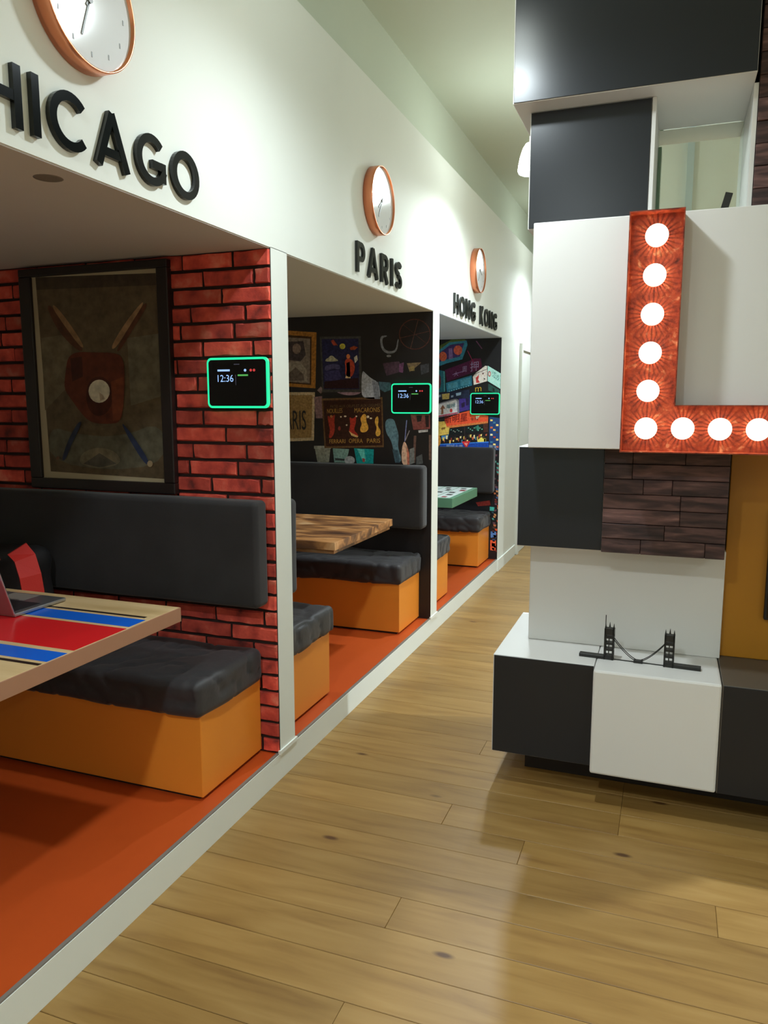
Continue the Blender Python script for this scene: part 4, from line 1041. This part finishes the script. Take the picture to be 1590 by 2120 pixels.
# ------------------------------------------------------------------ laptop and backpack in the first booth
t = thing('laptop', (-2.07, 1.86, TZ), 'open silver laptop on the striped table, lid turned to the aisle end', 'laptop')
LX0, LX1, LY0, LY1 = -2.225, -1.905, 1.782, 2.0
box('base', LX0, LX1, LY0, LY1, TZ+0.002, TZ+0.014, M_SILVER, t, 0.003)
box('keyboard', LX0+0.02, LX1-0.02, LY0+0.02, LY0+0.125, TZ+0.0135, TZ+0.0152, M_KEYS, t)
box('trackpad', LX0+0.105, LX1-0.105, LY0+0.135, LY1-0.01, TZ+0.0135, TZ+0.0147, M_EDGE, t)
bm = bmesh.new(); add_box(bm, -0.16, 0.16, -0.0035, 0.0035, 0, 0.215, 0.003, 2)
lid = link('lid', basemesh(bm), M_SILVER, t); lid.location = (LX0+0.16+2.07, LY0-1.86, 0.008); lid.rotation_euler = (math.radians(18), 0, 0)
bm = bmesh.new(); add_box(bm, -0.15, 0.15, 0.0034, 0.0046, 0.012, 0.205)
sc_ = link('screen', basemesh(bm), M_SCREEN, lid)

t = thing('backpack', (-2.535, 2.30, PL+0.450), 'black backpack with red straps lying on the bench behind the laptop', 'backpack')
me = roundbox_mesh(0.40, 0.20, 0.36, 0.07, 0.03, 0.02, 7, 3.0); me.materials.append(M_BAG)
link('body', me, None, t, (0.0, 0.03, 0.182), smooth=True)
def strap(pts, w, nv=(0, -1, 0)):
    bm = bmesh.new(); prev = None
    for i, p in enumerate(pts):
        p = Vector(p); a = Vector(pts[max(i-1, 0)]); b = Vector(pts[min(i+1, len(pts)-1)])
        n = Vector(nv); s = (b-a).normalized().cross(n).normalized()*w/2
        q = [bm.verts.new(v) for v in (p-s, p+s, p+s+n*0.012, p-s+n*0.012)]
        if prev:
            for k in range(4): bm.faces.new((prev[k], prev[(k+1) % 4], q[(k+1) % 4], q[k]))
        else: bm.faces.new(q)
        prev = q
    bm.faces.new(prev[::-1])
    bmesh.ops.recalc_face_normals(bm, faces=bm.faces)
    return link('strap', basemesh(bm), M_BAGR, t)
strap([(0.14, -0.03, 0.372), (0.182, -0.035, 0.34), (0.204, -0.035, 0.27), (0.209, -0.03, 0.2), (0.207, -0.03, 0.1), (0.2, -0.03, 0.03)], 0.08, (0.85, -0.53, 0))
strap([(0.09, -0.075, 0.36), (0.02, -0.085, 0.33), (-0.05, -0.085, 0.27), (-0.10, -0.085, 0.18)], 0.06)
strap([(0.19, -0.085, 0.06), (0.14, -0.092, 0.10), (0.08, -0.092, 0.09)], 0.05)

# ------------------------------------------------------------------ booking tablets
def make_tablet(y, zc, label):
    t = thing('booking_tablet', (-1.530, y, zc), label, 'tablet', 'green edged tablets on the booth walls')
    w, h = 0.262, 0.188
    def rrect(w, h, r, n=6):
        pts = []
        for cx, cz, a0 in ((w/2-r, h/2-r, 0), (-w/2+r, h/2-r, 90), (-w/2+r, -h/2+r, 180), (w/2-r, -h/2+r, 270)):
            for i in range(n+1):
                a = math.radians(a0+90*i/n); pts.append((cx+r*math.cos(a), cz+r*math.sin(a)))
        return pts
    def prism(nm, pts, ya, yb, mat, inner=None):
        bm = bmesh.new()
        A = [bm.verts.new((p[0], ya, p[1])) for p in pts]; B = [bm.verts.new((p[0], yb, p[1])) for p in pts]
        n = len(pts)
        for i in range(n): bm.faces.new((A[i], A[(i+1) % n], B[(i+1) % n], B[i]))
        if inner:
            A2 = [bm.verts.new((p[0], ya, p[1])) for p in inner]; B2 = [bm.verts.new((p[0], yb, p[1])) for p in inner]
            for i in range(n):
                j = (i+1) % n
                bm.faces.new((A2[i], B2[i], B2[j], A2[j])); bm.faces.new((A[i], A2[i], A2[j], A[j])); bm.faces.new((B[i], B[j], B2[j], B2[i]))
        else:
            bm.faces.new(A); bm.faces.new(B)
        bmesh.ops.recalc_face_normals(bm, faces=bm.faces)
        return link(nm, basemesh(bm), mat, t)
    prism('housing', rrect(w-0.012, h-0.012, 0.016), -0.030, 0.0, M_BLACKM)
    prism('led_ring', rrect(w, h, 0.020), -0.032, -0.020, M_LED, rrect(w-0.017, h-0.017, 0.013))
    prism('screen', rrect(w-0.0165, h-0.0165, 0.013), -0.0335, -0.029, M_SCREEN)
    gy = t.location.y-0.0345; X = t.location.x; Z = t.location.z
    text_on_front('time_digits', '12:36', X-0.083, gy, Z+0.004, 0.026, 0.068, M_TXTB, t)
    box('caption_line', X-0.083, X-0.030, gy-0.0002, gy+0.0005, Z+0.043, Z+0.050, M_TXTB, t)
    box('status_line', X+0.004, X+0.048, gy-0.0002, gy+0.0005, Z+0.025, Z+0.031, M_TXTG, t)
    box('divider', X-0.006, X-0.004, gy-0.0002, gy+0.0005, Z-0.008, Z+0.030, M_TXTD, t)
    box('title_line', X-0.012, X+0.012, gy-0.0002, gy+0.0005, Z+0.067, Z+0.070, M_TXTD, t)
    for q, dx in ((M_TXTB, 0.036), (M_TXTR, 0.060), (M_TXTR, 0.074)):
        lathe('status_icon', [(0.0, 0.0), (0.0052, 0.0), (0.0052, 0.0006), (0.0, 0.0006)], q, t, (X+dx, gy+0.0005, Z+0.046), 'Y', 10)
    return t
make_tablet(2.560, 1.576, 'black tablet with glowing green rim and 12:36 on the brick wall')
make_tablet(4.619, 1.530, 'black tablet with glowing green rim and 12:36 on the dark collage mural')
make_tablet(6.664, 1.496, 'black tablet with glowing green rim and 12:36 on the neon street mural')

# ------------------------------------------------------------------ wall clocks
def make_clock(y, z, label, hm):
    t = thing('wall_clock', (-D, y, z), label, 'clock', 'copper clocks on the white wall')
    R = 0.158
    lathe('copper_case', [(R-0.006, 0.0), (R, 0.002), (R, 0.046), (R-0.001, 0.048), (R-0.005, 0.048), (R-0.006, 0.036)], M_COPPER, t, (-D+0.0005, y, z), 'X', 56)
    lathe('dial', [(0.0, 0.030), (R-0.006, 0.030), (R-0.006, 0.038), (0.0, 0.038)], M_FACE, t, (-D, y, z), 'X', 48)
    def hand(nm, a, L, w):
        bm = bmesh.new(); add_box(bm, 0.039, 0.0405, -w/2, w/2, -0.02, L)
        o = link(nm, basemesh(bm), M_HAND, t); o.rotation_euler = (-a, 0, 0)
    hand('hour_hand', hm[0], 0.06, 0.007); hand('minute_hand', hm[1], 0.095, 0.005)
    lathe('hub', [(0.0, 0.038), (0.008, 0.038), (0.008, 0.043), (0.0, 0.043)], M_HAND, t, (-D, y, z), 'X', 14)
    bm = bmesh.new()
    for k in range(12):
        a = 2*PI*k/12
        c = Vector((0.0383, 0.122*math.sin(a), 0.122*math.cos(a)))
        add_box(bm, c.x-0.0006, c.x+0.0006, c.y-0.0018, c.y+0.0018, c.z-0.006, c.z+0.006)
    link('hour_marks', basemesh(bm), M_HAND, t)
make_clock(1.62, 2.462, 'copper rimmed white wall clock above the word CHICAGO', (math.radians(35), math.radians(200)))
make_clock(3.625, 2.470, 'copper rimmed white wall clock above the word PARIS', (math.radians(230), math.radians(210)))
make_clock(5.67, 2.462, 'copper rimmed white wall clock above the words HONG KONG', (math.radians(110), math.radians(215)))

# ------------------------------------------------------------------ raised lettering
ST = 0.165        # stroke width over letter height
def arc(cx, cy, rx, ry, a0, a1, n=20):
    return [(cx+rx*math.cos(math.radians(a0+(a1-a0)*i/n)), cy+ry*math.sin(math.radians(a0+(a1-a0)*i/n))) for i in range(n+1)]
h_ = ST/2
GL = {
 'C': (0.90, [arc(0.5, 0.5, 0.5-h_, 0.5-h_, 42, 318, 26)]),
 'H': (0.78, [[(h_, 0), (h_, 1)], [(0.78-h_, 0), (0.78-h_, 1)], [(h_, 0.5), (0.78-h_, 0.5)]]),
 'I': (ST, [[(h_, 0), (h_, 1)]]),
 'A': (0.96, [[(h_*0.95, 0), (0.48, 1)], [(0.96-h_*0.95, 0), (0.48, 1)], [(0.24, 0.27), (0.72, 0.27)]]),
 'G': (0.95, [arc(0.5, 0.5, 0.5-h_, 0.5-h_, 45, 340, 26), [(0.5, 0.43), (0.95-h_*0.4, 0.43)], [(0.95-h_, 0.12), (0.95-h_, 0.52)]]),
 'O': (1.0, [arc(0.5, 0.5, 0.5-h_, 0.5-h_, 0, 360, 32)]),
 'P': (0.72, [[(h_, 0), (h_, 1)], [(h_, 1-h_), (0.4, 1-h_)]+arc(0.4, 0.68, 0.72-h_-0.4, 0.32-h_, 90, -90, 12)+[(h_, 0.36+h_)]]),
 'R': (0.76, [[(h_, 0), (h_, 1)], [(h_, 1-h_), (0.4, 1-h_)]+arc(0.4, 0.70, 0.72-h_-0.4, 0.30-h_, 90, -90, 12)+[(h_, 0.40+h_)], [(0.36, 0.46), (0.76-h_*1.1, 0)]]),
 'S': (0.68, [arc(0.34, 0.735, 0.34-h_, 0.265-h_, 25, 270, 16)+arc(0.34, 0.265, 0.34-h_, 0.235+0.5*0-h_+0.03, 90, -155, 16)]),
 'N': (0.84, [[(h_, 0), (h_, 1)], [(h_, 1-h_*0.6), (0.84-h_, h_*0.6)], [(0.84-h_, 0), (0.84-h_, 1)]]),
 'K': (0.80, [[(h_, 0), (h_, 1)], [(h_, 0.36), (0.76-h_, 1)], [(0.30, 0.55), (0.80-h_, 0)]]),
}
def ribbon(bm, pts, w, x0, x1, o, s):
    n = len(pts); prev = None
    closed = (Vector(pts[0])-Vector(pts[-1])).length < 1e-4
    L = []
    for i, p in enumerate(pts):
        a = pts[i-1] if i else (pts[-2] if closed else pts[0]); b = pts[i+1] if i < n-1 else (pts[1] if closed else pts[-1])
        t = (Vector(b)-Vector(a)).normalized(); nn = Vector((-t.y, t.x))*w/2
        L.append([Vector(p)+nn, Vector(p)-nn])
    rings = []
    for l, r in L:
        rings.append([bm.verts.new((x, o[0]+q.x*s, o[1]+q.y*s)) for q, x in ((l, x0), (r, x0), (r, x1), (l, x1))])
    for a, b in zip(rings, rings[1:]):
        for k in range(4): bm.faces.new((a[k], a[(k+1) % 4], b[(k+1) % 4], b[k]))
    if not closed:
        bm.faces.new(rings[0]); bm.faces.new(rings[-1][::-1])
def lettering(word, yc, total, z0, hgt, label):
    ws = [0.55 if ch == ' ' else GL[ch][0] for ch in word]
    gap = (total/hgt-sum(ws))/(len(word)-1)
    t = thing('wall_lettering', (-D, yc, z0), label, 'lettering', 'black city names on the white wall')
    u = -total/2
    for ch, w in zip(word, ws):
        if ch != ' ':
            bm = bmesh.new()
            for q, st in enumerate(GL[ch][1]): ribbon(bm, st, ST, 0.0005, 0.0135-0.0006*q, (u, 0), hgt)
            bmesh.ops.recalc_face_normals(bm, faces=bm.faces)
            link('letter', basemesh(bm, 'letter'), M_LETTER, t)
        u += (w+gap)*hgt
lettering('CHICAGO', 1.630, 0.945, 2.103, 0.136, 'raised black letters spelling CHICAGO on the white wall')
lettering('PARIS', 3.685, 0.628, 2.103, 0.138, 'raised black letters spelling PARIS on the white wall')
lettering('HONG KONG', 5.745, 1.345, 2.095, 0.136, 'raised black letters spelling HONG KONG on the white wall')
# ------------------------------------------------------------------ stack of display cubes
BK = 3.50
def cube_thing(nm, x0, x1, y0, y1, z0, z1, label, front=None, carcass=M_CUBE, bev=0.003, cat='cabinet'):
    t = thing(nm, ((x0+x1)/2, (y0+y1)/2, z0), label, cat)
    if front is None:
        box('body', x0, x1, y0, y1, z0, z1, carcass, t, bev)
    else:
        box('carcass', x0, x1, y0+0.004, y1, z0, z1, carcass, t, bev)
        box('front_panel', x0+0.004, x1-0.0015, y0, y0+0.006, z0+0.003, z1-0.003, front, t, 0.001)
    return t
t = thing('tower_plinth', (0.2, 3.3, 0), 'dark recessed plinth under the lowest cubes of the display tower', 'plinth')
box('body', -0.50, 1.0, 3.02, BK, 0.0, 0.124, M_TOE, t, 0.002)
cube_thing('display_cube', -0.606, -0.223, 2.85, BK, 0.128, 0.527, 'low slate fronted cube at the left foot of the tower, beside the white cube', M_SLATE)
cube_thing('display_cube', -0.2215, 0.215, 2.80, BK, 0.124, 0.527, 'low white cube at the foot of the tower, under the bridge model', None, bev=0.008)
cube_thing('display_cube', 0.2165, 1.0, 2.80, BK, 0.124, 0.527, 'low dark cube at the right foot of the tower below the mustard panel', M_SLATE, M_TAUPE)
cube_thing('display_cube', -0.513, 0.2215, 3.10, BK, 0.5275, 0.945, 'set-back white cube behind the bridge model', None)
cube_thing('display_cube', 0.2225, 1.0, 3.14, BK, 0.5275, 1.334, 'mustard yellow cube set back at the right of the tower', None, M_YELLOW)
cube_thing('display_cube', -0.545, -0.2225, 2.95, BK, 0.9455, 1.336, 'slate cube under the left half of the big white cube', M_SLATE)
def plank_cube(x0, x1, y0, z0, z1, label, rows, seed, xmin):
    t = thing('plank_cube', ((x0+x1)/2, (y0+BK)/2, z0), label, 'cabinet')
    box('carcass', x0, x1, y0+0.012, BK, z0, z1, M_TOE, t)
    r_ = random.Random(seed)
    z = z0; hs = (z1-z0)/rows
    off = parent_off(t)
    for r in range(rows):
        x = x0; hz = hs
        while x < x1-1e-4:
            L = r_.choice([0.10, 0.14, 0.18, 0.22, 0.27])
            if x+L > x1-0.06: L = x1-x
            d = r_.uniform(0.0, 0.007)
            bm = bmesh.new()
            add_box(bm, 0.0006, L-0.0008, -0.0, 0.018-0.004+d, 0.0008, hz-0.0012, 0.0015, 1)
            link('plank', basemesh(bm, 'plank'), M_RPLANK, t, (x-off.x, y0-0.002-d+0.0-off.y+0.0, z-off.z))
            x += L
        z += hz
    return t
plank_cube(-0.2215, 0.2050, 2.935, 0.9455, 1.336, 'cube clad in short rough dark planks below the marquee letter', 7, 21, 0)
plank_cube(0.2200, 0.95, 2.945, 2.1395, CEIL-0.002, 'tall panel of rough dark planks at the upper right of the tower', 18, 8, 0)
cube_thing('display_cube', -0.492, 0.78, 2.85, BK, 1.337, 2.137, 'big white cube carrying the marquee letter', None)
cube_thing('display_cube', -0.532, -0.112, 2.95, BK, 2.1375, 2.5455, 'square slate cube left of the glazed open niche', M_SLATE)
cube_thing('display_cube', -0.578, 0.206, 2.85, BK, 2.546, CEIL-0.001, 'topmost slate cube reaching the ceiling, with a bright lamp reflection', M_SLATE)
# glazed niche
t = thing('open_niche', (0.05, 3.2, 2.1375), 'open white niche with a glass back between slate cube and dark planks', 'niche')
box('side_panel', -0.1115, -0.098, 2.952, BK, 2.1375, 2.5455, M_CUBE, t, 0.001)
box('side_panel', 0.204, 0.2190, 2.945, BK, 2.1375, 2.5455, M_CUBE, t, 0.001)
box('glass_pane', -0.0975, 0.2035, 3.305, 3.313, 2.138, 2.5453, M_GLASS, t)
box('glass_edge', -0.0975, -0.085, 3.36, 3.485, 2.138, 2.50, M_GEDGE, t)
# black stand in the niche
t = thing('angled_stand', (0.125, 2.93, 2.1372), 'small black tilted stand on the white cube in the niche', 'stand')
box('foot', 0.098, 0.150, 2.90, 2.96, 2.1372, 2.1435, M_IRON, t, 0.001)
bm = bmesh.new(); add_box(bm, -0.012, 0.012, -0.004, 0.004, 0, 0.062, 0.001)
o = link('blade', basemesh(bm), M_IRON, t); o.location = (0.133-0.125, 0.0, 0.0045); o.rotation_euler = (0, math.radians(14), 0)
# wall screen on the mustard cube
t = thing('wall_screen', (0.60, 3.1395, 0.692), 'black screen edge on the mustard yellow cube at the right border', 'screen')
box('bezel', 0.366, 0.86, 3.115, 3.1395, 0.692, 1.104, M_BLACKM, t, 0.003)
box('display', 0.374, 0.852, 3.1135, 3.1165, 0.70, 1.096, M_SCREEN, t)

# ------------------------------------------------------------------ marquee letter L
t = thing('marquee_letter', (0.1, 2.8, 1.333), 'rusty copper marquee letter L with lit round bulbs', 'sign')
off = parent_off(t)
LX0, LX1, LR, LZ0, LZI, LZ1 = -0.160, 0.013, 0.452, 1.333, 1.494, 2.127
LF, LB = 2.752, 2.849
outline = [(LX0, LZ0), (LR, LZ0), (LR, LZI), (LX1, LZI), (LX1, LZ1), (LX0, LZ1)]
th = 0.004
inner = [(LX0+th, LZ0+th), (LR-th, LZ0+th), (LR-th, LZI-th), (LX1-th, LZI-th), (LX1-th, LZ1-th), (LX0+th, LZ1-th)]
bm = bmesh.new()
def ringv(pts, y): return [bm.verts.new((x-off.x, y-off.y, z-off.z)) for x, z in pts]
a, b, c, d = ringv(outline, LB), ringv(outline, LF), ringv(inner, LF), ringv(inner, LB-0.045)
for p, q in ((a, b), (b, c), (c, d)):
    for i in range(6): bm.faces.new((p[i], p[(i+1) % 6], q[(i+1) % 6], q[i]))
bmesh.ops.recalc_face_normals(bm, faces=bm.faces)
link('rim', basemesh(bm, 'rim'), M_RUST, t)
FYP = LB-0.047
bm = bmesh.new()
add_box(bm, LX0+th*0.5-off.x, LX1-th*0.5-off.x, FYP-off.y, LB-0.001-off.y, LZ0+th*0.5-off.z, LZ1-th*0.5-off.z)
add_box(bm, LX1-th*0.5-off.x, LR-th*0.5-off.x, FYP-off.y, LB-0.001-off.y, LZ0+th*0.5-off.z, LZI-th*0.5-off.z)
link('face', basemesh(bm, 'face'), M_RUST, t)
bulbs = [(-0.072-0.0012*i, 2.049-0.1268*i) for i in range(6)]+[(0.0395, 1.416), (0.155, 1.415), (0.270, 1.415), (0.386, 1.415)]
BR = 0.037
# shared meshes for the bulb and the fins added to cast radial shadow lines
bm = bmesh.new(); bmesh.ops.create_uvsphere(bm, u_segments=24, v_segments=14, radius=BR); bulb_me = basemesh(bm, 'bulb')
bulb_me.materials.append(M_BULB)
for p in bulb_me.polygons: p.use_smooth = True
bm = bmesh.new()
nf = 26
for i in range(nf):
    a = 2*PI*i/nf
    m = Matrix.Rotation(a, 4, 'Y')
    vs0 = len(bm.verts)
    add_box(bm, -0.0015, 0.0015, -0.001, 0.016, 0.0315, 0.0375)
    bm.verts.ensure_lookup_table()
    for v in bm.verts[vs0:]: v.co = m @ v.co
fin_me = basemesh(bm, 'shadow_fins'); fin_me.materials.append(M_RUST)
for (bx, bz) in bulbs:
    o = link('bulb', bulb_me, None, t, (bx-off.x, FYP-0.030-off.y, bz-off.z))
    link('shadow_fins', fin_me, None, o, (0, 0.0145, 0))
    li = bpy.data.lights.new('bulb_light', 'POINT'); li.energy = BULB_W; li.color = (1.0, 0.72, 0.45); li.shadow_soft_size = 0.0012
    lo = bpy.data.objects.new('bulb_light', li); COL.objects.link(lo); lo.location = (bx, FYP-0.030, bz)

# ------------------------------------------------------------------ bridge model on the low cubes
t = thing('bridge_model', (-0.07, 2.945, 0.527), 'small black bridge model with two towers on the low white cubes', 'model')
t.rotation_euler = (0, 0, math.radians(-3.0))
def bpart(nm, f, parent=t):
    bm = bmesh.new(); f(bm); return link(nm, basemesh(bm), M_IRON, parent)
bpart('deck', lambda bm: add_box(bm, -0.218, -0.093, -0.014, 0.014, 0.0002, 0.013, 0.001))
bpart('deck', lambda bm: add_box(bm, 0.093, 0.220, -0.014, 0.014, 0.0002, 0.013, 0.001))
def tower(cx, mast, h):
    def f(bm):
        w = 0.015
        for sx in (-1, 1):
            for sy in (-1, 1):
                add_box(bm, cx+sx*w-0.003, cx+sx*w+0.003, sy*0.012-0.003, sy*0.012+0.003, 0.0002, h)
        for z, hh in ((0.002, 0.016), (0.036, 0.008), (0.060, 0.008), (0.084, 0.008), (h-0.022, 0.022)):
            add_box(bm, cx-w-0.003, cx+w+0.003, -0.015, 0.015, z, z+hh)
        for z in (0.020, 0.046, 0.070):
            add_box(bm, cx-0.002, cx+0.002, -0.013, -0.010, z, z+0.016)
        for sx in (-1, 0, 1):
            bmesh.ops.create_cone(bm, segments=6, radius1=0.004, radius2=0.0005, depth=0.02, matrix=Matrix.Translation((cx+sx*w, 0, h+(0.014 if sx == 0 else 0.009))), cap_ends=True)
        if mast: add_box(bm, cx-w-0.002, cx-w+0.001, -0.0015, 0.0015, h, h+0.050)
    bpart('tower', f)
tower(-0.108, True, 0.122); tower(0.108, False, 0.122)
def cable(bm):
    for y in (-0.009, 0.009):
        pts = []
        for i in range(25):
            x = -0.092+0.184*i/24; u = x/0.092
            pts.append((x, y, 0.006+0.078*abs(u)**1.5))
        tube(bm, pts, 0.0016, 6)
    add_box(bm, -0.016, 0.016, -0.012, 0.012, 0.0002, 0.009)
bpart('catenary', cable)
bpart('roadway', lambda bm: add_box(bm, -0.093, 0.093, -0.004, 0.004, 0.0002, 0.0022))

# ------------------------------------------------------------------ lamps over the aisle and the added right-hand fill row
def make_lamp(x, y, label, watts):
    t = thing('bell_lamp', (x, y, CEIL), label, 'lamp', 'opal glass bell lamps over the aisle')
    lathe('shade', [(0.0, 2.868), (0.050, 2.868), (0.064, 2.874), (0.071, 2.888), (0.069, 2.915), (0.060, 2.965), (0.044, 3.015), (0.026, 3.043), (0.012, 3.050)], M_LAMP, t, (x, y, 0), 'Z', 32)
    lathe('rod', [(0.0, 3.046), (0.006, 3.046), (0.006, CEIL-0.02), (0.0, CEIL-0.02)], M_CUBE, t, (x, y, 0), 'Z', 12)
    lathe('ceiling_rose', [(0.0, CEIL-0.03), (0.035, CEIL-0.03), (0.042, CEIL-0.02), (0.042, CEIL-0.0002), (0.0, CEIL-0.0002)], M_CUBE, t, (x, y, 0), 'Z', 24)
    li = bpy.data.lights.new('lamp_light', 'SPOT'); li.energy = watts; li.color = LAMP_COL
    li.spot_size = LAMP_CONE; li.spot_blend = 1.0; li.shadow_soft_size = 0.05
    lo = bpy.data.objects.new('lamp_light', li); COL.objects.link(lo); lo.location = (x, y, 2.85)
LAMP_LABELS = ['glowing white bell lamp at the entrance end of the aisle', 'glowing white bell lamp over the spot the picture was taken from',
    'glowing white bell lamp in front of the topmost slate cube', 'glowing white bell lamp showing beside the left edge of the square slate cube',
    'glowing white bell lamp in front of the white door', 'glowing white bell lamp at the far end of the aisle',
    'added unseen fill lamp nearest the entrance in the right-hand row', 'added unseen fill lamp right of where the picture was taken from',
    'added unseen fill lamp behind the display tower at the right', 'added unseen fill lamp farthest back in the right-hand row']
for i, (x, y) in enumerate(LAMPS):
    make_lamp(x, y, LAMP_LABELS[i], LAMP_W[i])
# small recessed spot in the first booth's ceiling
t = thing('recessed_spot', (-1.495, 1.595, OPEN), 'small recessed dark spotlight in the ceiling of the brick booth', 'spotlight')
lathe('ring', [(0.026, -0.001), (0.036, -0.001), (0.036, -0.004), (0.028, -0.0045)], M_EDGE, t, (-1.495, 1.595, OPEN), 'Z', 24)
lathe('lens', [(0.0, -0.0005), (0.027, -0.0005), (0.027, -0.002), (0.0, -0.002)], M_TOE, t, (-1.495, 1.595, OPEN), 'Z', 20)
